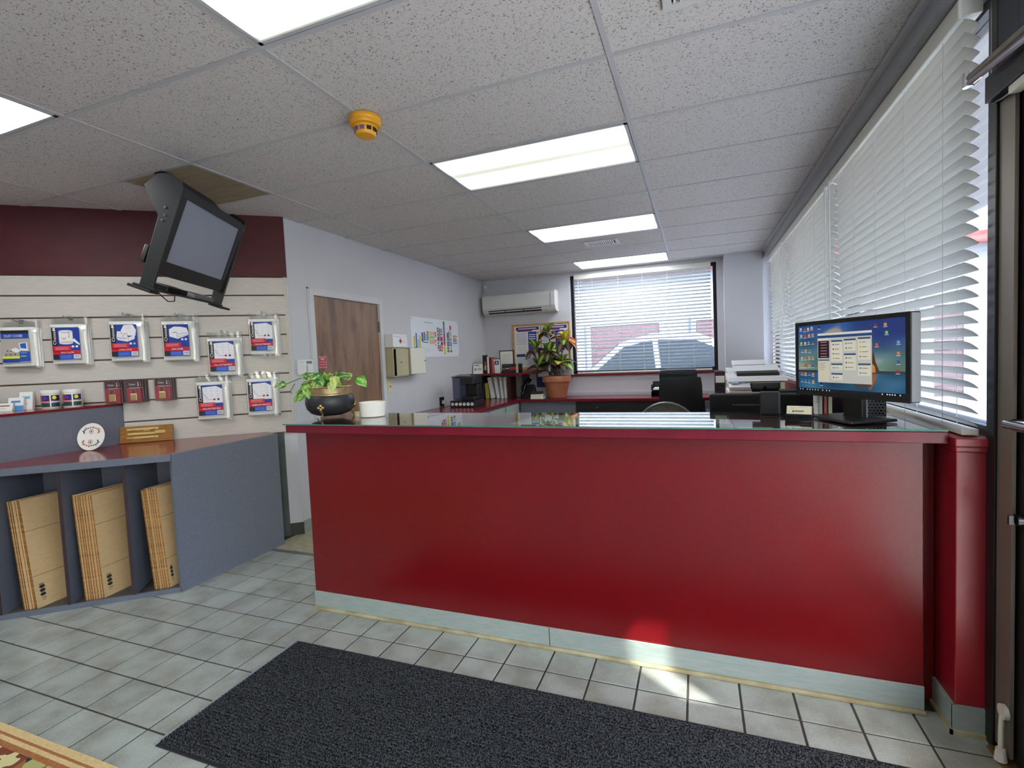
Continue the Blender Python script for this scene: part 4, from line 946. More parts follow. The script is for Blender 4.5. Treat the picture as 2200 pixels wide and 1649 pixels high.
def vent(x0, x1, y0, y1, lab):
    t = thing('air_vent', lab, 'air vent', ((x0+x1)/2, (y0+y1)/2, H+.002)); w, d = (x1-x0)/2, (y1-y0)/2
    f = MB()
    for (a, b, c, e) in ((-w, w, -d, -d+.03), (-w, w, d-.03, d), (-w, -w+.03, -d+.03, d-.03), (w-.03, w, -d+.03, d-.03)): f.box(a, b, c, e, -.010, 0)
    f.build('frame', 'steel_vent', t); B(-w+.03, w-.03, -d+.03, d-.03, -.001, 0).build('duct', 'vent_dark', t)
    n = int((2*w-.06)/.022)
    for i in range(n):
        x = -w+.04+i*.022; mb = MB(); mb.obox((x, 0, -.006), (.004, 0, .004), (0, d-.03, 0), (-.0006, 0, .0006)); mb.build('louver', 'steel_vent', t)
vent(.40, .76, 3.83, 4.06, 'small white louvred vent beyond the second cool light panel'); vent(1.44, 1.72, .08, .42, 'white vent frame cut by the top edge of the view')

# ------------------------------------------------------------------ hanging bag packs and padlocks on the slatwall
RZS = math.atan2(SLD.y, SLD.x)
def label_art(pr, kind):
    R = pr.rect
    if kind == 'dust':
        R(0, 0, 1, 1, (176, 168, 158), 1); R(0, .90, 1, 1, (30, 30, 34), 2); R(0, .74, 1, .90, (30, 72, 160), 2); pr.text('DUST COVER', .45, .82, .11, (235, 238, 240), 3, .82); pr.poly([(.62, .60), (.92, .62), (.94, .34), (.66, .38)], (232, 232, 236), 2); pr.poly([(.66, .58), (.88, .60), (.89, .42), (.68, .44)], (40, 90, 180), 3)
        pr.poly([(.28, .40), (.50, .46), (.70, .36), (.50, .30)], (226, 228, 232), 2); R(.10, .20, .60, .30, (160, 150, 140), 2)
        for x, y in ((.14, .24), (.3, .24), (.46, .25), (.2, .36), (.32, .36)): pr.disc(x, y, .035, (60, 56, 60), 3, 8, .02)
        R(0, .12, .62, .19, (226, 226, 40), 3); R(.62, .02, 1, .34, (36, 80, 170), 3); R(0, 0, .62, .12, (30, 70, 150), 3); R(.66, .17, .86, .20, (160, 200, 60), 4); R(.66, .28, .90, .30, (150, 180, 220), 4)
        return
    blue, red = (24, 60, 150), (200, 26, 50)
    R(0, 0, 1, 1, blue, 1); R(0, 0, .20, 1, (24, 20, 26), 2); pr.text('Chateau', .105, .70, .16, (240, 240, 240), 3, .46, rot=PI/2)
    R(.05, .90, .15, .93, (240, 240, 240), 3); R(.07, .93, .13, .97, (240, 240, 240), 3); R(.045, .965, .155, .985, (240, 240, 240), 3)
    if kind == 'mattress':
        pr.poly([(.20, .42), (.20, .93), (.75, .96), (1, .86), (1, .40), (.32, .40)], (232, 230, 236), 2)
        pr.line([(.22, .74), (.42, .52), (.66, .50)], .012, (120, 120, 130), 3); pr.line([(.20, .70), (.40, .46)], .010, (150, 150, 160), 3)
        for yy in (.88, .80, .70, .62):
            for xx in (.32, .56, .80): pr.line([(xx-.03, yy), (xx, yy-.008), (xx+.03, yy)], .008, (110, 108, 116), 3)
        pr.disc(.66, .52, .05, (150, 60, 80), 4, 10, .035); pr.disc(.82, .52, .05, (60, 40, 60), 4, 10, .035)
    elif kind == 'drop':
        R(.26, .52, .76, .88, (234, 228, 226), 3); pr.disc(.51, .88, .25, (24, 60, 140), 4, 20, .045); pr.disc(.51, .88, .24, (226, 222, 226), 5, 20, .035); pr.disc(.51, .52, .25, (234, 228, 226), 3, 20, .05); pr.line([(.62, .87), (.64, .74), (.61, .70), (.64, .68)], .014, (30, 40, 70), 6); pr.text('2 gal', .42, .66, .09, (60, 60, 60), 6)
        pr.poly([(.80, .66), (1.0, .48), (.98, .44), (.74, .58)], (236, 236, 240), 5); pr.disc(.74, .40, .05, (232, 230, 230), 4, 12, .035); pr.disc(.88, .40, .05, (232, 230, 230), 4, 12, .035)
    elif kind == 'chair':
        pr.poly([(.30, .66), (.52, .98), (.86, .99), (.98, .82), (.94, .64)], (236, 234, 238), 3); pr.poly([(.22, .60), (.26, .80), (.40, .78), (.56, .70), (.68, .60), (.92, .66), (.90, .54), (.62, .46), (.26, .52)], (230, 226, 230), 4)
        pr.line([(.24, .62), (.32, .58), (.48, .56), (.60, .56)], .014, (40, 90, 190), 5); pr.line([(.46, .60), (.52, .72), (.64, .70), (.66, .52)], .010, (60, 60, 70), 5)
        pr.line([(.26, .80), (.38, .79), (.46, .70)], .010, (60, 60, 70), 5)
        for x in (.60, .68, .76): pr.line([(x, .86), (x+.02, .93)], .010, (150, 150, 160), 5)
        pr.disc(.74, .40, .05, (232, 230, 230), 4, 12, .035); pr.disc(.88, .40, .05, (180, 180, 184), 4, 12, .035)
    elif kind == 'sofa':
        pr.poly([(.24, .62), (.24, .84), (.44, .93), (.70, .92), (.94, .88), (1, .74), (1, .66), (.56, .54)], (232, 230, 234), 3); pr.line([(.36, .74), (.52, .75), (.56, .70), (.54, .58)], .014, (40, 40, 48), 4); pr.line([(.60, .68), (.76, .71), (.96, .72)], .010, (60, 60, 70), 4); pr.line([(.58, .60), (.98, .68)], .010, (80, 110, 190), 4)
        pr.disc(.74, .52, .05, (220, 218, 222), 4, 12, .035); pr.disc(.88, .52, .05, (220, 218, 222), 4, 12, .035)
    R(.03, .22, .68, .42, red, 5); R(0, .16, 1, .28, red, 5)
    for k in range(3): R(.10, .375-k*.035, .60-.05*(k % 2), .385-k*.035, (240, 170, 176), 6)
    pr.text(LBL, .52, .215, .075, (255, 240, 236), 6, .86)
    R(0, 0, .22, .15, (40, 34, 40), 6); R(.24, .0, .74, .14, (36, 84, 190), 6); R(.74, .02, .99, .15, (226, 226, 228), 6)
    for k in range(7): R(.77+k*.028, .045, .77+k*.028+.012, .13, (60, 60, 64), 7)
    for k in range(3): R(.27, .11-k*.03, .66, .116-k*.03, (130, 170, 226), 7)
PACKS = [(-1.845, 1.467, .213, .335, 'dust', 'DUST COVER', 'clear bag pack with a grey and blue DUST COVER card, far left'),
         (-1.563, 1.474, .223, .345, 'drop', 'DROP CLOTH', 'clear bag pack labelled DROP CLOTH with a paint can picture'),
         (-1.215, 1.480, .229, .355, 'chair', 'CHAIR COVER', 'clear bag pack with an armchair picture on a blue card'),
         (-.887, 1.472, .230, .358, 'sofa', 'SOFA COVER', 'clear bag pack with a covered sofa picture on a blue card'),
         (-.299, 1.494, .219, .340, 'mattress', 'TWIN MATTRESS BAG', 'clear mattress bag pack hanging highest at the right end'),
         (-.596, 1.342, .236, .352, 'mattress', 'FULL MATTRESS BAG', 'clear mattress bag pack in the middle, left of the highest one'),
         (-.693, 1.008, .233, .352, 'mattress', 'KING MATTRESS BAG', 'clear mattress bag pack hanging low and leftmost of the low pair'),
         (-.344, 1.015, .231, .352, 'mattress', 'QUEEN MATTRESS BAG', 'clear mattress bag pack hanging low at the right, above the cabinet end')]
SHORT = {'DUST COVER': 'dust cover', 'DROP CLOTH': 'drop cloth', 'CHAIR COVER': 'chair cover', 'SOFA COVER': 'sofa cover', 'TWIN MATTRESS BAG': 'twin mattress', 'FULL MATTRESS BAG': 'full mattress', 'KING MATTRESS BAG': 'king mattress', 'QUEEN MATTRESS BAG': 'queen mattress'}
for (s_, z_, w, h, kind, LBL, lab) in PACKS:
    def bag(y, dx, dz, front):
        t = thing('storage_bag_pack', lab if front else ('pack hanging just behind the front %s pack' % SHORT[LBL] if y < -.015 else 'pack hanging second behind the front %s pack' % SHORT[LBL]), 'bag pack', tuple(slat_pt(s_+dx, .024, z_+dz)), RZS+random.uniform(-.03, .03), 'packaged covers on the slatwall')
        mb = MB(); hb = h*.84; rj = random.Random(LBL+str(y)+'x')
        def fb(u, v): return Vector((u*(w-.012)+.006, y+.011*(1-(2*u-1)**4)*(-1)+.002*math.sin(5*v+u*3), .012+v*(hb-.012)))
        mb.grid(fb, 6, 4); mb.box(.006, w-.006, y, y+.007, .012, hb); mb.build('folded_sheet', 'paper', t, smooth=True)
        mb = MB()
        def fg(u, v):
            wr = .004*math.sin(17*u+9*v+y*200)*(1 if v > .72 else .4)
            top = .010*math.sin(3.1*u*PI)*(v > .99)
            return Vector((u*w, y-.0125+(.010 if v > .8 else 0)+wr*.8-(.002 if .02 < u < .98 else -.008), v*h-top))
        mb.grid(fg, 14, 16); mb.build('clear_bag', 'clear_bag', t, smooth=True)
        if front:
            pr = PR((w*.08, y-.0205, h*.115), (w*.72, 0, 0), (0, 0, h*.66), (0, -1, 0), .0002); label_art(pr, kind); pr.build('label_card', t)
        return t
    bag(-.006, .010, -.006, False); bag(-.024, .006, -.003, False); f = bag(-.042, 0, 0, True)
    hk = thing('slat_hook', 'chrome peg hook holding the %s packs' % SHORT[LBL], 'hook', tuple(slat_pt(s_+w/2, .0225, z_+h-.012)), RZS, 'peg hooks in the slatwall')
    mb = MB(); mb.tube([(0, 0, 0), (0, -.085, 0), (0, -.096, .004), (0, -.100, .014)], .0028, 6); mb.build('peg', 'chrome', hk, smooth=True)
    mb = MB(); mb.box(-.012, .012, -.003, 0, -.012, .014); mb.build('clip', 'chrome', hk)
for i, (s_, w, z_) in enumerate(((-1.262, .090, 1.179), (-1.132, .092, 1.178), (-.951, .094, 1.182))):
    side = ('left', 'middle', 'right')[i]
    for k in range(4):
        front = k == 3; h = .165
        t = thing('padlock_pack', ('front red padlock pack on the %s of three padlock hooks' % side) if front else ('%s red padlock pack back from the front on the %s padlock hook' % (('fourth', 'third', 'second')[k], side)), 'padlock', tuple(slat_pt(s_+.010*(3-k), .028+.018*k, z_)), RZS, 'carded padlocks, %s hook' % side)
        B(0, w, 0, .0015, 0, h).build('card', 'maroon_book', t)
        if front or k == 2:
            pr = PR((.004, -.0006, .004), (w-.008, 0, 0), (0, 0, h-.008), (0, -1, 0), .0002)
            pr.rect(0, 0, 1, .68, (178, 30, 42), 1); pr.rect(0, .68, 1, 1, (70, 16, 30), 1); pr.rect(.2, .665, 1, .69, (226, 200, 205), 2); pr.text('Chateau', .42, .84, .14, (245, 238, 238), 2, .66); pr.rect(.82, .76, .92, .80, (240, 236, 236), 2); pr.rect(.845, .80, .895, .90, (240, 236, 236), 2); pr.disc(.87, .915, .04, (240, 236, 236), 2, 8, .02); pr.build('print', t)
        if front:
            B(w*.28, w*.74, -.012, -.002, .016, .068).build('lock_body', 'lock_gold', t, bevel=.004)
            mb = MB(); c = w*.51; mb.tube([(c-.016, -.007, .066)]+[(c-.016*math.cos(a), -.007, .085+.018*math.sin(a)) for a in [PI*q/10 for q in range(11)]]+[(c+.016, -.007, .066)], .0038, 8); mb.build('shackle', 'grey_frame', t, smooth=True)
        mb = MB(); mb.box(-.002, w+.002, -.0155 if front else -.006, .0022, -.002, h+.002); mb.build('clear_shell', 'clear_bag', t)
    hk = thing('slat_hook', 'peg hook holding the %s padlock packs' % side, 'hook', tuple(slat_pt(s_+w/2, .0225, z_+.150)), RZS, 'peg hooks in the slatwall')
    MB().tube([(0, 0, 0), (0, -.095, 0), (0, -.102, .010)], .0024, 6).build('peg', 'chrome', hk, smooth=True)

# ------------------------------------------------------------------ left wall fittings
th_ = thing('thermostat', 'white wall thermostat left of the wooden door', 'thermostat', (-1.6, 1.80, 1.325))
B(0.0005, .026, -.085, .085, 0, .125).build('case', 'white_plastic', th_, bevel=.004)
pr = PR((.0262, -.085, 0), (0, .17, 0), (0, 0, .125), (1, 0, 0), .0003); pr.rect(.52, .72, .90, .90, (120, 124, 124), 1); pr.rect(.12, .80, .36, .84, (190, 190, 190), 1); pr.rect(.12, .5, .4, .52, (200, 200, 200), 1)
for k in range(4): pr.rect(.50, .56-.11*k, .60, .61-.11*k, (70, 70, 74), 1)
pr.build('display', th_)
fa = thing('first_aid_kit', 'white first aid cabinet with a red cross on the office wall', 'first aid kit', (-1.599, 3.10, 1.555))
B(0, .10, -.13, .15, .002, .145).build('case', 'white_plastic', fa, bevel=.004); B(.1005, .106, -.13, .15, .004, .143).build('lid', 'white_plastic', fa, bevel=.002)
pr = PR((.1063, -.13, .004), (0, .28, 0), (0, 0, .139), (1, 0, 0), .0003); pr.rect(.42, .40, .62, .56, (214, 110, 120), 1); pr.rect(.48, .28, .56, .70, (214, 110, 120), 1); pr.text('First Aid', .74, .46, .10, (206, 120, 128), 1, .2); pr.text('Kit', .74, .34, .09, (206, 120, 128), 1, .1); pr.rect(.08, .78, .5, .81, (176, 180, 184), 1); pr.rect(0, .86, 1, .875, (170, 174, 178), 1); pr.build('print', fa)
k1 = thing('key_cabinet', 'beige steel key cabinet with its door ajar, nearest the door', 'key cabinet', (-1.599, 2.97, 1.238))
mb = MB()
for (a, b, c, d) in ((0, .24, 0, .012), (0, .24, .303, .315), (0, .012, .012, .303), (.228, .24, .012, .303)): mb.box(0, .10, a, b, c, d)
mb.box(0, .006, .012, .228, .012, .303); mb.build('case', 'beige_metal', k1, bevel=.002)
mb = MB(); mb.obox((.118, .145, .157), (.0015, 0, 0), (.016, .092, 0), (0, 0, .144)); mb.build('door', 'beige_metal', k1); B(.128, .142, .095, .105, .15, .165).build('latch', 'chrome', k1.children[-1])
B(.006, .095, .014, .226, .014, .02).build('inner_tray', 'vent_dark', k1)
B(.006, .012, .014, .226, .02, .301).build('hook_panel', 'vent_dark', k1)
k2 = thing('key_cabinet', 'closed beige steel key cabinet right of the open one', 'key cabinet', (-1.599, 3.225, 1.255))
B(0, .15, 0, .31, 0, .30).build('case', 'beige_metal', k2, bevel=.003); B(.1505, .156, .004, .306, .004, .296).build('door', 'offwhite_plastic', k2, bevel=.002); B(.156, .168, .285, .295, .14, .155).build('latch', 'chrome', k2.children[-1])
ls = thing('light_switch', 'ivory light switch plate under the key cabinets', 'light switch', (-1.599, 3.02, 1.075))
B(0, .006, -.037, .037, 0, .13).build('plate', 'ivory', ls, bevel=.002); B(.006, .018, -.005, .005, .056, .074).build('toggle', 'grey_frame', ls)
# site map poster
mp_ = thing('wall_map', 'glossy white site map with coloured unit blocks on the left office wall', 'map poster', (-1.599, 3.497, 1.447))
B(0, .004, 0, 1.218, 0, .482).build('sheet', 'paper', mp_)
pr = PR((.0042, 0, 0), (0, 1.218, 0), (0, 0, .482), (1, 0, 0), .0003)
pr.rect(0, 0, 1, 1, (222, 226, 234), 1); pr.rect(.26, .88, .42, .895, (130, 130, 136), 2)
def col(x0, x1, segs):
    for (y0, y1, c) in segs: pr.rect(x0, y0, x1, y1, c, 2)
col(.04, .07, [(.28, .52, (216, 190, 80))]); col(.08, .105, [(.22, .60, (60, 110, 180))]); col(.115, .14, [(.28, .45, (150, 190, 220))]); col(.14, .17, [(.24, .54, (206, 206, 80))]); col(.05, .12, [(.20, .26, (110, 60, 60))]); col(.14, .17, [(.12, .20, (70, 160, 110))])
col(.19, .225, [(.44, .62, (110, 90, 130)), (.40, .44, (40, 40, 60))]); col(.235, .26, [(.42, .64, (60, 80, 150))]); col(.27, .29, [(.42, .60, (110, 180, 200))]); col(.295, .33, [(.42, .60, (100, 170, 90)), (.61, .66, (140, 90, 60))]); col(.21, .32, [(.37, .39, (70, 60, 100))])
for x0 in (.35, .385, .42): col(x0, x0+.025, [(.56, .66, (226, 170, 110)), (.34, .46, (222, 164, 120)), (.48, .54, (120, 180, 120))])
col(.455, .485, [(.52, .66, (222, 110, 80)), (.38, .46, (222, 120, 80)), (.30, .35, (140, 200, 150))])
col(.51, .545, [(.74, .78, (40, 90, 140)), (.64, .73, (60, 140, 110)), (.56, .62, (50, 110, 170)), (.42, .54, (130, 40, 60)), (.34, .40, (60, 150, 150)), (.20, .32, (190, 70, 80))]); col(.555, .575, [(.42, .76, (70, 80, 140)), (.18, .32, (110, 90, 140))]); col(.58, .625, [(.64, .76, (190, 150, 110)), (.58, .62, (190, 90, 40)), (.42, .54, (170, 50, 70)), (.32, .40, (100, 20, 50)), (.20, .32, (220, 130, 110))]); col(.525, .62, [(.155, .18, (50, 50, 60))])
col(.645, .68, [(.86, .96, (50, 110, 90)), (.60, .86, (90, 110, 160)), (.32, .60, (170, 22, 44)), (.06, .32, (222, 212, 50))])
col(.72, .76, [(.50, .66, (90, 90, 150)), (.44, .49, (20, 120, 80)), (.28, .42, (140, 80, 110)), (.20, .26, (30, 120, 90)), (.12, .18, (80, 90, 70))]); col(.765, .78, [(.28, .72, (70, 70, 140)), (.14, .24, (190, 190, 120))]); col(.79, .83, [(.74, .86, (190, 60, 70)), (.55, .70, (190, 190, 130)), (.44, .52, (110, 180, 110)), (.28, .42, (80, 160, 220)), (.18, .26, (180, 200, 160)), (.12, .17, (90, 40, 60))])
col(.86, .965, [(.54, .60, (210, 160, 90)), (.36, .38, (60, 70, 70))]); col(.87, .90, [(.40, .52, (130, 120, 150))]); col(.905, .925, [(.40, .52, (90, 110, 190))]); col(.93, .965, [(.40, .50, (210, 150, 170))])
for k in range(7):
    for q in range(4): pr.rect(.20+k*.022, .12+q*.03, .212+k*.022, .126+q*.03, (150, 160, 190), 2)
pr.build('print', mp_)
for y in (.02, 1.198):
    for z in (.02, .462): MB().cyl((.004, y, z), (.009, y, z), .007, n=10).build('mount_screw', 'chrome', mp_)
ot = thing('wall_outlet', 'black power adapter plugged in the outlet by the coffee maker', 'outlet', (-1.599, 4.155, .805))
B(0, .006, -.06, .06, 0, .12).build('plate', 'black_plastic', ot, bevel=.002); B(.006, .05, -.005, .05, .03, .075).build('plug', 'white_plastic', ot, bevel=.004)
MB().tube([(.05, .02, .045), (.08, .08, .03), (.13, .14, .012)], .004, 6).build('cord', 'white_plastic', ot, smooth=True)

# ------------------------------------------------------------------ back wall fittings
ac = thing('air_conditioner', 'white wall split air conditioner left of the back window', 'air conditioner', (-.958, 5.649, 2.05))
prof = [(0, .31), (-.15, .31), (-.19, .29), (-.205, .24), (-.20, .09), (-.17, .03), (-.11, 0), (0, 0)]
mb = MB(); mb.prism([(-.575, y, z) for y, z in prof], (1.15, 0, 0)); mb.build('body', 'ac_white', ac, bevel=.006)
mb = MB(); mb.obox((-.03, -.2005, .085), (.50, 0, 0), (0, .001, .0001), (0, 0, .002)); mb.build('seam', 'grey_plastic', ac)
mb = MB(); mb.obox((-.06, -.178, .043), (.42, 0, 0), (0, .0012, .001), (0, -.013, .024)); mb.build('outlet_slot', 'vent_dark', ac)
for k in range(3):
    mb = MB(); mb.obox((-.35+.29*k, -.188, .045), (.137, 0, 0), (0, .012, -.004), (0, .001, .003)); mb.build('flap', 'ac_white', ac)
B(.50, .512, -.2065, -.203, .06, .28).build('end_cap_line', 'grey_plastic', ac)
se = thing('motion_sensor', 'small white motion sensor in the ceiling corner over the air conditioner', 'sensor', (-1.535, 5.60, 2.44), .5)
B(-.025, .025, -.025, .02, 0, .085).build('case', 'sensor_white', se, bevel=.006); B(-.014, .014, -.0275, -.025, .015, .045).build('lens', 'grey_plastic', se)
co = thing('notice_board', 'cork notice board with labour posters behind the croton plant', 'notice board', (-.675, 5.648, 1.21))
B(-.44, .44, -.012, 0, 0, .68).build('cork', 'cork', co)
mb = MB()
for (a, b, c, d) in ((-.455, .455, .665, .69), (-.455, .455, -.01, .015), (-.455, -.43, .015, .665), (.43, .455, .015, .665)): mb.box(a, b, -.024, 0, c, d)
mb.build('frame', 'wood_oak', co, bevel=.003)
for i, x0 in enumerate((-.42, .01)):
    B(x0, x0+.41, -.0145, -.0125, .03, .655).build('poster', 'paper', co)
    pr = PR((x0, -.0147, .03), (.41, 0, 0), (0, 0, .625), (0, -1, 0), .0003)
    pr.rect(.06, .90, .96, .98, (54, 44, 110), 1); pr.rect(.12, .87, .70, .90, (130, 40, 90), 1); pr.rect(.16, .925, .86, .955, (190, 180, 214), 2)
    pr.rect(.05, .58, .50, .86, (214, 214, 222), 1); pr.rect(.53, .38, .86, .86, (36, 50, 150), 1)
    for k in range(3): pr.rect(.56, .78-.05*k, .82, .80-.05*k, (226, 230, 240), 2)
    for k in range(8): pr.rect(.08, .82-.03*k, .46, .826-.03*k, (150, 150, 160), 2); pr.rect(.56, .60-.025*k, .80, .606-.025*k, (110, 130, 210), 2)
    pr.rect(.05, .56, .50, .568, (170, 90, 110), 1); pr.rect(.05, .26, .40, .33, (60, 54, 120), 1); pr.rect(.05, .04, .40, .25, (200, 216, 220), 1); pr.rect(.44, .04, .96, .30, (206, 206, 210), 1)
    for k in range(9): pr.rect(.07, .52-.022*k, .46, .525-.022*k, (170, 170, 176), 2); pr.rect(.47, .27-.024*k, .92, .275-.024*k, (160, 160, 166), 2)
    pr.rect(.90, .60, .97, .86, (206, 180, 60), 1); pr.build('poster_print', co)

# ------------------------------------------------------------------ office desks along the left and back walls
DZT = .80
dk = thing('office_desk', 'L-shaped burgundy office desk along the left and back walls', 'desk', (-.5, 5.0, 0))
L(MB().prism([(-1.598, 3.35, .762), (-.87, 3.35, .762), (-.87, 5.065, .762), (1.655, 5.065, .762), (1.655, 5.63, .762), (-1.598, 5.63, .762)], (0, 0, .038)), dk).build('desktop', 'burgundy_laminate', dk, bevel=.004)
L(B(-.90, -.885, 3.40, 5.06, .02, .76), dk).build('end_panel', 'grey_laminate', dk)
L(B(-.86, -.05, 5.12, 5.135, .02, .76), dk).build('modesty_panel', 'grey_laminate', dk)
L(B(-.05, 1.60, 5.10, 5.12, .60, .762), dk).build('pencil_drawer', 'black_satin', dk)
L(B(-.05, 1.60, 5.40, 5.42, .02, .76), dk).build('knee_panel', 'black_satin', dk)
for y in (3.5, 4.05, 4.6):
    fd = L(B(-.885, -.872, y, y+.5, .42, .74), dk).build('drawer_front', 'cove_base', dk, bevel=.003)
    mb = MB(); mb.tube([(-.872, y+.22, .58), (-.845, y+.22, .58), (-.845, y+.30, .58), (-.872, y+.30, .58)], .005, 6); L(mb, dk).build('handle', 'chrome', fd, smooth=True)
mb = MB(); mb.cyl((.25, 5.10, .68), (.25, 5.085, .68), .012, n=12); L(mb, dk).build('drawer_lock', 'chrome', dk, smooth=True)

# coffee maker on its capsule drawer
kd = thing('capsule_drawer', 'black capsule drawer with white cups in front, under the coffee maker', 'drawer', (-1.23, 4.16, DZT))
B(-.17, .17, -.15, .15, 0, .085).build('case', 'black_plastic', kd, bevel=.004)
for i in range(6):
    mb = MB(); mb.cyl((-.135+.054*i, -.150, .043), (-.135+.054*i, -.158, .043), .021, .019, 16); mb.build('coffee_capsule', 'white_plastic', kd, smooth=True)
km = thing('coffee_maker', 'black single-cup coffee maker with a clear tank on the left desk', 'coffee maker', (-1.23, 4.16, DZT+.0855))
B(-.02, .15, -.13, .13, 0, .05).build('drip_base', 'black_plastic', km, bevel=.01); B(-.02, .15, .0, .14, .05, .20).build('body', 'black_plastic', km, bevel=.012)
mb = MB(); mb.prism([(-.03, -.14, .20), (-.03, .14, .20), (-.03, .12, .30), (-.03, .0, .325), (-.03, -.12, .29)], (.19, 0, 0)); mb.build('brew_head', 'black_satin', km, bevel=.012)
mb = MB(); mb.prism([(-.15, -.11, .01), (-.035, -.11, .01), (-.035, .12, .01), (-.15, .12, .01)], (0, 0, .28)); mb.build('water_tank', 'smoke_plastic', km, bevel=.012)
B(-.155, -.03, -.115, .125, .29, .303).build('tank_lid', 'black_plastic', km, bevel=.004); mb = MB(); mb.tube([(-.12, -.14, .30), (.0, -.16, .325), (.12, -.145, .31)], .009, 8); mb.build('handle', 'grey_plastic', km, smooth=True)

# corner shelf and what stands on it
sh = thing('corner_shelf', 'burgundy wall shelf in the back left corner', 'shelf', (-1.2, 5.35, 1.152))
B(-.397, .53, -.33, .295, 0, .030).build('board', 'burgundy_laminate', sh, bevel=.004); B(.3, .32, .0, .29, -.16, 0).build('bracket', 'black_satin', sh); B(-.34, -.32, .0, .29, -.16, 0).build('bracket', 'black_satin', sh)
SZ = 1.1825
pq = thing('plaque_frame', 'small white desk plaque reading CUBE at the left end of the shelf', 'plaque', (-1.505, 5.13, SZ), .12)
mb = MB(); mb.prism([(-.075, -.02, 0), (-.075, -.006, 0), (-.075, .032, .145), (-.075, .018, .145)], (.15, 0, 0)); mb.build('panel', 'paper', pq)
pr = PR((-.075, -.0205, 0), (.15, 0, 0), (0, .038, .145), (0, -.967, .253), .0004); pr.text('CUBE', .55, .45, .34, (40, 40, 44), 1, .66); pr.rect(.15, .80, .60, .88, (60, 60, 64), 1); pr.rect(.16, .30, .24, .55, (70, 70, 74), 1); pr.build('lettering', pq)
mb = MB(); mb.prism([(-.078, .0, 0), (-.078, .075, 0), (-.078, .036, .11)], (.004, 0, 0)); mb.build('easel_back', 'black_plastic', pq)
for i, (x, w_, h_, m_, lab) in enumerate(((-1.425, .014, .27, 'black_book', 'tall thin black book left end of the shelf row'), (-1.39, .040, .25, 'black_book', 'thick black book with pale spine picture on the shelf'), (-1.345, .030, .245, 'paper', 'white spined book on the corner shelf'), (-1.315, .016, .235, 'maroon_book', 'thin maroon book between white and red books'), (-1.292, .018, .225, 'red_book', 'red book on the corner shelf'), (-1.262, .030, .220, 'pink_book', 'salmon pink book right of the red one'), (-1.228, .024, .21, 'maroon_book', 'dark maroon book leaning beside the salmon book'))):
    o = B(-w_/2, w_/2, 0, .17, 0, h_).build('book', m_, loc=(x, 5.14, SZ), rot=(0, -.035 if i > 2 else 0, 0), bevel=.002); tag(o, lab, 'book', 'books on the corner shelf')
    if i == 1:
        pr = PR((-.018, -.0008, .03), (.036, 0, 0), (0, 0, .18), (0, -1, 0), .0003); pr.rect(0, .1, 1, .5, (190, 160, 110), 1); pr.rect(.1, .55, .9, .8, (180, 60, 50), 1); pr.build('spine_print', o)
bx_ = thing('leaflet_pack', 'white leaflet pack with a purple label leaning against the frame', 'leaflet', (-1.185, 5.12, SZ), .05)
mb = MB(); mb.prism([(-.045, 0, 0), (.04, 0, 0), (.022, .01, .20), (-.063, .01, .20)], (0, .02, 0)); mb.build('sheets', 'paper', bx_); pr = PR((-.050, .0042, .12), (.066, 0, 0), (0, .003, .06), (0, -1, 0), .0004); pr.rect(0, 0, 1, 1, (60, 50, 110), 1); pr.disc(.5, .5, .2, (190, 190, 214), 2, 12, .35); pr.build('label', bx_)
cf = thing('certificate_frame', 'black framed certificate standing on the corner shelf', 'picture frame', (-1.09, 5.24, SZ))
mb = MB(); fw, fh = .115, .325
for (a, b, c, d) in ((-fw, fw, fh-.014, fh), (-fw, fw, 0, .014), (-fw, -fw+.014, .014, fh-.014), (fw-.014, fw, .014, fh-.014)): mb.box(a, b, 0, .018, c, d)
mb.build('frame', 'black_gloss', cf); B(-fw+.014, fw-.014, .006, .012, .014, fh-.014).build('certificate', 'paper', cf)
pr = PR((-fw+.014, .0055, .014), (2*fw-.028, 0, 0), (0, 0, fh-.028), (0, -1, 0), .0003)
for k in range(5): pr.rect(.15, .80-.10*k, .85-.1*(k % 2), .815-.10*k, (160, 160, 160), 1)
pr.disc(.75, .28, .08, (190, 190, 160), 1, 12, .05); pr.build('writing', cf)
for k, (m_, lab, hh) in enumerate((('black_book', 'bottom black volume of the book stack on the shelf', .040), ('maroon_book', 'black and red volume in the middle of the shelf stack', .045), ('black_book', 'top black volume of the book stack on the shelf', .040))):
    o = B(-.13, .12, -.08, .08, 0, hh).build('reference_book', m_, loc=(-.955, 5.12, SZ+(0, .0405, .086)[k]), bevel=.003); tag(o, lab, 'book', 'stacked books on the corner shelf')
    pr = PR((-.13, -.0806, 0), (.25, 0, 0), (0, 0, hh), (0, -1, 0), .0003); pr.rect(0, 0, 1, 1, (24, 24, 27), 1)
    if k == 1: pr.rect(.42, 0, .82, 1, (170, 40, 44), 2); pr.rect(.22, .3, .40, .7, (170, 170, 176), 2); pr.rect(.05, .2, .16, .6, (180, 180, 184), 2)
    else: pr.rect(.12, .45, .6, .55, (90, 90, 94), 2)
    pr.rect(.84, 0, .97, 1, (176, 176, 168), 2); pr.build('spine_print', o)
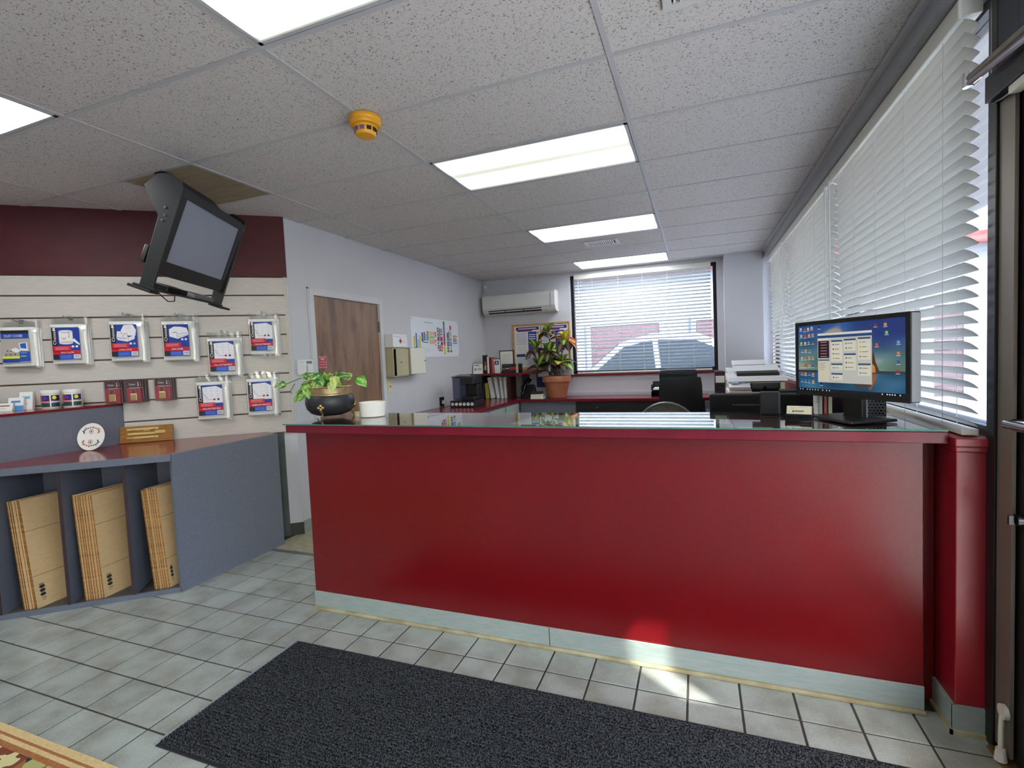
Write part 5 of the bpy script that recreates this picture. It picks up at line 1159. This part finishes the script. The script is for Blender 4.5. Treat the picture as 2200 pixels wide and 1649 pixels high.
# binders below the shelf
for i, (x, w_, h_, m_, ln, lab) in enumerate(((-1.52, .07, .225, 'black_plastic', .0, 'short black binder at the left end under the shelf'), (-1.435, .055, .235, 'yellow_book', -.05, 'olive yellow book under the corner shelf'), (-1.345, .060, .315, 'white_plastic', -.17, 'wide white binder leaning, next to the yellow book'), (-1.262, .045, .315, 'white_plastic', -.14, 'white binder leaning, second from the yellow book'), (-1.195, .035, .315, 'white_plastic', -.09, 'narrow white binder leaning, third from the yellow book'), (-1.140, .035, .310, 'white_plastic', -.03, 'narrow upright white binder beside the dark red one'), (-1.082, .052, .310, 'maroon_book', .0, 'dark red binder at the right end of the row'))):
    t = thing('binder', lab, 'binder', (x-.5*h_*math.sin(ln)*0, 5.27, DZT+abs(math.sin(ln))*w_/2+.0003), 0, 'binders under the corner shelf'); t.rotation_euler = (0, ln, 0)
    B(-w_/2, w_/2, 0, .24, 0, h_).build('cover', m_, t, bevel=.003)
    if m_ == 'white_plastic': pr = PR((-w_/2, -.0006, 0), (w_, 0, 0), (0, 0, h_), (0, -1, 0), .0003); pr.rect(.3, .85, .7, .90, (120, 130, 150), 1); pr.disc(.5, .12, .10, (150, 150, 154), 1, 10, .02); pr.build('spine_label', t)
# phone, books, box beside the croton pot
ph = thing('telephone', 'black upright desk telephone with coiled cord beside the plant pot', 'telephone', (-.80, 5.33, DZT))
mb = MB(); mb.prism([(-.10, -.10, 0), (-.10, .09, 0), (-.10, .07, .14), (-.10, .0, .20)], (.20, 0, 0)); mb.build('base', 'black_plastic', ph, bevel=.01)
mb = MB(); mb.tube([(-.06, -.11, .05), (-.05, -.10, .09), (-.02, -.05, .24), (.0, .0, .27), (.03, .03, .25)], [.024, .020, .018, .024, .026], 10); mb.build('handset', 'black_gloss', ph, smooth=True)
mb = MB(); mb.tube([(-.08+.014*math.cos(k*.9), -.09+.014*math.sin(k*.9), .02+.012*k) for k in range(16)], .0035, 6); mb.build('coiled_cord', 'black_plastic', ph, smooth=True)
for k, (m_, lab) in enumerate((('paper', 'lower pale paperback by the plant pot'), ('paper_cream', 'cream paperback in the middle of the small stack'), ('black_book', 'black notebook on top of the small stack'))):
    tag(B(-.095, .09-.01*k, -.06, .07, 0, .034).build('paperback', m_, loc=(-.60, 5.15, DZT+.0003+.0345*k), rot=(0, 0, .1*k), bevel=.003), lab, 'book', 'paperbacks by the plant pot')
nb = thing('wall_calendar', 'dark blue calendar card hanging low on the wall behind the plant', 'calendar', (-.66, 5.645, .93))
B(-.11, .11, -.008, 0, 0, .26).build('card', 'navy_box', nb); pr = PR((-.11, -.0085, 0), (.22, 0, 0), (0, 0, .26), (0, -1, 0), .0003); pr.rect(.1, .62, .9, .95, (206, 206, 212), 1); pr.rect(.55, .25, .85, .5, (190, 150, 120), 1); pr.build('print', nb)

# croton in a terracotta pot
cr = thing('croton_plant', 'big croton with green, orange and purple leaves in a terracotta pot', 'potted plant', (-.365, 5.32, DZT))
MB().lathe([(.12, 0), (.128, .005), (.150, .09), (.153, .095), (.165, .16), (.168, .165), (.180, .225), (.203, .228), (.207, .238), (.204, .305), (.198, .312), (.182, .312), (.178, .26)], n=44, cap1=False).build('pot', 'terracotta', cr, smooth=True)
MB().lathe([(.179, .285), (.09, .292), (.001, .295)], n=24, cap0=False).build('soil', 'soil', cr)
def croton_col(c0, c1, vein):
    def f(u, v):
        x = abs(v*2-1); k = .5+.5*math.sin(u*34-abs(x)*6)
        if x < .22: return s2l(vein)
        m = max(0, min(1, .25+.75*x*(.4+.6*k))); return s2l(tuple(c0[i]*m+c1[i]*(1-m) for i in range(3)))
    return f
CC = [((38, 74, 36), (70, 120, 48), (176, 196, 80)), ((60, 110, 44), (150, 176, 60), (214, 214, 96)), ((70, 40, 44), (54, 60, 48), (150, 100, 90)), ((122, 92, 84), (90, 84, 74), (196, 160, 150)), ((150, 62, 34), (206, 110, 50), (228, 170, 90)), ((40, 40, 44), (60, 70, 60), (170, 170, 160)), ((176, 160, 40), (206, 190, 60), (232, 226, 120))]
rc = random.Random(11)
ROS = [((-.446, 1.73), (1, 0, 2, 3, 5, 3), 9), ((-.216, 1.62), (6, 4, 4, 5, 3, 0), 10), ((-.44, 1.46), (1, 0, 3, 2, 1, 3), 11), ((-.62, 1.50), (0, 2, 3, 0, 2, 5), 9), ((-.60, 1.25), (0, 1, 2, 4, 5, 3), 10), ((-.26, 1.30), (0, 0, 5, 2, 6, 3), 10), ((-.43, 1.30), (3, 2, 0, 3, 5, 2), 9)]
for (x, z), cols, n in ROS:
    cx, cy, cz = x+.365, rc.uniform(-.14, .0), z-DZT
    MB().tube([(rc.uniform(-.05, .05), rc.uniform(-.04, .04), .29), (cx*.5, cy*.6, .29+(cz-.29)*.55), (cx, cy, cz)], [.010, .008, .006], 6).build('stem', 'stem_brown', cr, smooth=True)
    n += 4
    for k in range(n):
        a = 2*PI*k/n+rc.uniform(-.25, .25); el = .9 if k % 3 == 0 else rc.uniform(-.75, .15); Ln = rc.uniform(.19, .27)*(.75 if el > .5 else 1)
        tip = Vector((cx+math.cos(a)*math.cos(el)*Ln, cy+math.sin(a)*math.cos(el)*Ln*.8, cz+math.sin(el)*Ln)); tip.z = max(tip.z, .335); tip.y = min(tip.y, .27)
        c = CC[cols[k % len(cols)]] if el <= .5 else CC[1 if cols[0] != 6 else 6]
        leaf((cx, cy, cz), tip, Ln*.60, (math.cos(a)*-math.sin(el), math.sin(a)*-math.sin(el)-.35, max(.3, math.cos(el))), croton_col(*c), cr, droop=.16, fold=.25, heart=False, nu=9)

# paper tray, chairs
tr = thing('paper_tray', 'black two-level paper tray with white sheets left of the leather chair', 'paper tray', (1.09, 5.36, DZT))
for z in (0, .085):
    B(-.14, .14, -.15, .15, z, z+.006).build('shelf', 'black_plastic', tr); B(-.146, -.14, -.15, .15, z, z+.07).build('side', 'black_plastic', tr); B(.14, .146, -.15, .15, z, z+.07).build('side', 'black_plastic', tr)
B(-.146, .146, .15, .156, 0, .19).build('back', 'black_plastic', tr); B(-.12, .12, -.14, .14, .0915, .110).build('paper_stack', 'paper', tr)
def chair_base(t, hs, m='black_plastic'):
    mb = MB(); mb.cyl((0, 0, .10), (0, 0, hs), .028, n=16); mb.build('gas_lift', 'black_satin', t, smooth=True)
    for k in range(5):
        a = 2*PI*k/5+.3; c, s_ = math.cos(a), math.sin(a); mb = MB(); mb.tube([(0, 0, .12), (c*.17, s_*.17, .105), (c*.30, s_*.30, .075)], [.028, .024, .018], 8); lg = mb.build('leg', m, t, smooth=True)
        mb = MB(); mb.cyl((c*.30-s_*.02, s_*.30+c*.02, .03), (c*.30+s_*.02, s_*.30-c*.02, .03), .03, n=14); mb.build('caster', 'black_plastic', lg, smooth=True)
ex = thing('leather_chair', 'black leather executive office chair in front of the back desk', 'chair', (1.325, 4.50, 0), .06)
chair_base(ex, .42)
def cushion(w, d, h, seg=(10, 8), puff=.35): 
    mb = MB(); bm = bmesh.new(); bmesh.ops.create_cube(bm, size=1); bmesh.ops.subdivide_edges(bm, edges=bm.edges[:], cuts=5, use_grid_fill=True)
    for v in bm.verts:
        x, y, z = v.co*2; r = 1-.10*(abs(x)**4+abs(y)**4)*.5
        k = (max(abs(x), abs(z))**6)*.22; v.co = Vector((x*w/2*(1-.06*abs(z)**6), y*d/2*(1-k), z*h/2*(1-.05*abs(x)**6)))
    mb.v = [tuple(v.co) for v in bm.verts]; bm.verts.index_update()
    for f in bm.faces: mb._f([v.index for v in f.verts])
    bm.free(); return mb
def off(mb, dx, dy, dz, rx=0):
    c, s_ = math.cos(rx), math.sin(rx); mb.v = [(x+dx, y*c-z*s_+dy, y*s_+z*c+dz) for x, y, z in mb.v]; return mb
off(cushion(.52, .14, .50), 0, .02, .48, PI/2).build('seat', 'black_leather', ex, smooth=True)
off(cushion(.455, .13, .56), 0, -.20, .83, .06).build('backrest', 'black_leather', ex, smooth=True)
off(cushion(.40, .13, .20), -.02, -.185, 1.085, .10).build('headrest', 'black_leather', ex, smooth=True)
pr = PR((.0, -.2665, 1.00), (.10, 0, .0), (0, -.003, .035), (0, -1, 0), .004); pr.rect(0, .62, .8, .85, (150, 152, 158), 1); pr.rect(.15, .2, .95, .42, (140, 142, 150), 1); pr.build('logo', ex)
for sx in (-1, 1): MB().tube([(sx*.26, .12, .46), (sx*.30, .14, .66), (sx*.30, .0, .70), (sx*.30, -.16, .68), (sx*.24, -.20, .62)], [.018, .02, .03, .026, .018], 8).build('armrest', 'black_leather', ex, smooth=True)
ms = thing('mesh_chair', 'grey-framed mesh task chair just behind the counter', 'chair', (1.30, 2.55, 0), .0)
chair_base(ms, .44); off(cushion(.50, .07, .46), 0, 0, .47, PI/2).build('seat', 'black_leather', ms, smooth=True)
arc = [(.215*math.sin(a)*1.0, -.26-.02*math.cos(a), .70+.31*math.cos(a)*1.0) for a in [2*PI*k/36 for k in range(37)]]
arc = [(max(-.235, min(.235, x*1.15)), y, z) for x, y, z in arc]
MB().tube(arc, .011, 8).build('back_frame', 'grey_frame', ms, smooth=True)
mb = MB(); mb.grid(lambda u, v: Vector(((u*2-1)*.225*math.sqrt(max(0, 1-(2*v-1)**4)), -.262+.012*(2*u-1)**2, .70+.30*(2*v-1))), 10, 14); mb.build('mesh_back', 'mesh_brown', ms, smooth=True)
MB().tube([(0, .0, .45), (0, -.20, .47), (0, -.275, .60), (0, -.275, .75)], .018, 8).build('back_spine', 'grey_frame', ms, smooth=True)
for sx in (-1, 1): MB().tube([(sx*.24, .02, .45), (sx*.29, .02, .62), (sx*.29, -.14, .66), (sx*.29, .14, .66)], .014, 8).build('armrest', 'grey_frame', ms, smooth=True)

# printers and organiser on the right-hand desk
def printer(lab, x, y, w, d, h, rz=0):
    t = thing('office_printer', lab, 'printer', (x, y, DZT+.0005), rz, 'white office printers')
    B(-w/2, w/2, -d/2, d/2, 0, h*.50).build('body', 'offwhite_plastic', t, bevel=.012)
    B(-w/2+.02, w/2-.02, -d/2+.05, d/2-.01, h*.50, h*.68).build('output_housing', 'offwhite_plastic', t, bevel=.01)
    B(-w/2+.06, w/2-.06, -d/2+.045, -d/2+.052, h*.52, h*.66).build('output_slot', 'vent_dark', t)
    mb = MB(); mb.prism([(-w/2, -d/2+.03, h*.70), (-w/2, d/2, h*.70), (-w/2, d/2, h*.86), (-w/2, -d/2+.06, h*.80)], (w, 0, 0)); mb.build('scanner_lid', 'white_plastic', t, bevel=.006)
    mb = MB(); mb.obox((.02, .06, h*.90), (w*.36, 0, 0), (0, d*.28, .02), (0, -.003, .014)); mb.build('feeder_tray', 'vent_dark', t, bevel=.003)
    mb = MB(); mb.obox((.02, .13, h*.965), (w*.40, 0, 0), (0, d*.20, .025), (0, -.003, .012)); mb.build('feeder_cover', 'white_plastic', t, bevel=.006)
    cp = MB(); cp.obox((-w/2+.10, -d/2+.03, h*.60), (.09, 0, 0), (0, .045, .022), (0, -.008, .016)); c_ = cp.build('control_panel', 'white_plastic', t, bevel=.004)
    pr = PR((-w/2+.02, -d/2-.02, h*.60-.006+.018), (.16, 0, 0), (0, .085, .042), None, .0012); pr.rect(.05, .3, .45, .8, (150, 170, 190), 2)
    for i in range(4):
        for j in range(3): pr.rect(.52+.11*i, .2+.22*j, .58+.11*i, .34+.22*j, (110, 130, 180), 2)
    pr.build('keypad', c_)
    B(-w/2+.05, w/2-.05, -d/2-.004, -d/2+.002, h*.10, h*.12).build('tray_line', 'grey_plastic', t)
    return t
printer('white fax printer nearer the counter with a dark output slot', 2.035, 3.72, .50, .44, .395); printer('white printer behind the other one, next to the column', 2.05, 4.62, .44, .42, .43)
og = thing('file_organizer', 'dark brown file organiser box with a white label by the printers', 'organizer', (1.765, 4.84, DZT))
B(-.055, .055, -.12, .12, 0, .33).build('case', 'maroon_book', og, bevel=.003); B(-.048, .048, -.1225, -.12, .20, .28).build('label_holder', 'paper', og)
for z in (.05, .10, .15): B(-.05, .05, -.122, -.12, z, z+.035).build('drawer_face', 'black_satin', og)
tag(B(-.02, .02, -.03, .03, 0, .006).build('sticky_pad', 'paper', loc=(1.70, 3.62, DZT+.0003), rot=(0, 0, .3)), 'small white note pad on the right desk edge', 'note pad')

# ------------------------------------------------------------------ floor mats
mt = thing('entrance_mat', 'long charcoal ribbed entrance mat in front of the counter', 'mat', (.91, .06, 0))
MX0, MX1, MY0, MY1 = -.395-.91, 2.225-.91, -.335-.06, .375-.06
mb = MB(); nr = 46; prof = []
for k in range(nr):
    y0 = MY0+.012+(MY1-MY0-.024)*k/nr; y1 = MY0+.012+(MY1-MY0-.024)*(k+1)/nr; prof += [(y0, .003), (y0+(y1-y0)*.3, .012), (y0+(y1-y0)*.7, .012)]
prof.append((MY1-.012, .003)); NXM = 2
for i in range(NXM+1):
    x = MX0+.008+(MX1-MX0-.016)*i/NXM
    for (y, z) in prof: mb.v.append((x, y, z))
k = len(prof)
for i in range(NXM):
    for j in range(k-1): mb._f([i*k+j, (i+1)*k+j, (i+1)*k+j+1, i*k+j+1])
mb.build('ribbed_pile', 'mat_carpet', mt)
B(MX0, MX1, MY0, MY1, .0006, .003).build('rubber_backing', 'black_plastic', mt, bevel=.001)
B(MX0-.004, MX0+.001, MY0+.002, MY1-.002, .0006, .0125).build('worn_edge', 'grey_plastic', mt)
rg = thing('patterned_rug', 'floral rug with a cream and rust border at the lower left corner', 'rug', (-1.7, -.85, 0))
B(-1.2, 1.42, -.9, .40, .0006, .0075).build('base_weave', 'rug_cream', rg)
B(-1.1, 1.30, -.8, .325, .0075, .0095).build('floral_field', 'rug_pattern', rg)
for (y0, y1, m_) in ((.325, .345, 'rug_orange'), (.345, .362, 'rug_cream'), (.362, .372, 'rug_orange'), (.372, .40, 'rug_cream')): B(-1.2, 1.40, y0, y1, .0076, .0096).build('border_band', m_, rg)

# ------------------------------------------------------------------ outside
gr = B(-30, 40, -30, 45, -.30, -.13).build('forecourt_ground', 'asphalt'); gr['kind'] = 'structure'
B(2.53, 4.6, -6, 6.2, -.129, -.02).build('walkway', 'walk_concrete', gr)
# unseen canopy added to block the sun; its slot shapes the sun patch
cz, hole = 2.78, [(2.955, -.955), (3.14, -.955), (3.515, -1.285), (3.39, -1.295)]
cn = thing('added_sun_canopy', 'unseen flat canopy added over the walkway to block the sun', 'canopy', (3.6, 0, cz))
x0, x1, y0, y1 = 2.56, 4.42, -6.0, 6.6; hl = min(p[0] for p in hole); hr = max(p[0] for p in hole); hb = min(p[1] for p in hole); ht = max(p[1] for p in hole)
for pts in ([(x0, y0), (x1, y0), (x1, hb), (x0, hb)], [(x0, ht), (x1, ht), (x1, y1), (x0, y1)], [(x0, hb), hole[3], hole[0], (x0, ht)], [(x1, hb), (x1, ht), hole[1], hole[2]], [(hole[3][0], hb), (hole[2][0], hb), hole[2], hole[3]]):
    L(MB().prism([(x, y, cz) for x, y in pts], (0, 0, .06)), cn).build('sun_canopy_panel', 'stucco_white', cn)
for y in (-5.6, 6.3): L(B(4.2, 4.35, y, y+.15, -.13, cz), cn).build('sun_canopy_post', 'stucco_white', cn)
def storage_block(lab, x, y, w, rz, doors, h=4.0):
    t = thing('storage_building', lab, 'building', (x, y, -.13), rz)
    B(-w/2, w/2, 0, 4, 0, h).build('wall', 'stucco_white', t); B(-w/2-.2, w/2+.2, -.25, 4.2, h, h+.28).build('roof_edge', 'roof_red', t)
    for dx in doors:
        d = B(dx-1.1, dx+1.1, -.06, .0, 0, 2.45).build('rollup_door', 'rollup_maroon', t)
        for k in range(10): B(dx-1.08, dx+1.08, -.075, -.06, .05+k*.24, .05+k*.24+.20).build('door_rib', 'rollup_maroon', d)
        B(dx-1.25, dx-1.1, -.09, .0, 0, 2.6).build('door_jamb', 'stucco_white', t); B(dx+1.1, dx+1.25, -.09, .0, 0, 2.6).build('door_jamb', 'stucco_white', t); B(dx-1.099, dx+1.099, -.09, 0, 2.451, 2.6).build('door_jamb', 'stucco_white', t)
    return t
storage_block('white storage building with maroon roll-up doors beyond the back window', .5, 15.0, 18, 0, (-6.5, -1.2, 2.1, 6.5))
storage_block('white storage building with maroon roll-up doors across the forecourt', 17.0, 1.0, 26, -PI/2, (-9, -5.5, -1, 3, 7, 10))
# parked car seen through the back blind
car = thing('parked_car', 'white car parked right outside the back window', 'car', (.75, 8.55, -.13))
side = [(-2.25, .35), (-2.28, .72), (-2.1, .92), (-1.35, 1.06), (-.55, 1.72), (.0, 1.86), (.75, 1.84), (1.25, 1.62), (1.75, 1.12), (2.2, 1.02), (2.25, .40)]
mb = MB(); mb.prism([(x, -.85, z) for x, z in side], (0, 1.7, 0)); mb.build('body', 'car_white', car, bevel=.08, seg=3)
gl_ = MB(); gl_.prism([(x, -.862, z) for x, z in ((-1.12, 1.12), (-.48, 1.64), (.02, 1.74), (.08, 1.12))], (0, .02, 0)); gl_.build('front_side_window', 'car_glass', car)
gl_ = MB(); gl_.prism([(x, -.862, z) for x, z in ((.18, 1.12), (.12, 1.74), (.72, 1.72), (1.15, 1.52), (1.45, 1.14))], (0, .02, 0)); gl_.build('rear_side_window', 'car_glass', car)
ws = MB(); ws.prism([(-1.32, -.70, 1.085), (-1.32, .70, 1.085), (-.60, .66, 1.695), (-.60, -.66, 1.695)], (-.012, 0, .012)); ws.build('windscreen', 'car_glass', car)
for x in (-1.45, 1.45):
    mb = MB(); mb.cyl((x, -.88, .33), (x, -.66, .33), .33, n=24); wl_ = mb.build('wheel', 'tyre', car, smooth=True); mb = MB(); mb.cyl((x, -.885, .33), (x, -.88, .33), .20, n=16); mb.build('hub_cap', 'chrome', wl_, smooth=True)
for x in (-.95,): mb = MB(); mb.obox((x, -.95, 1.16), (.09, 0, 0), (0, .07, 0), (0, 0, .06)); mb.build('mirror', 'car_white', car, bevel=.02)
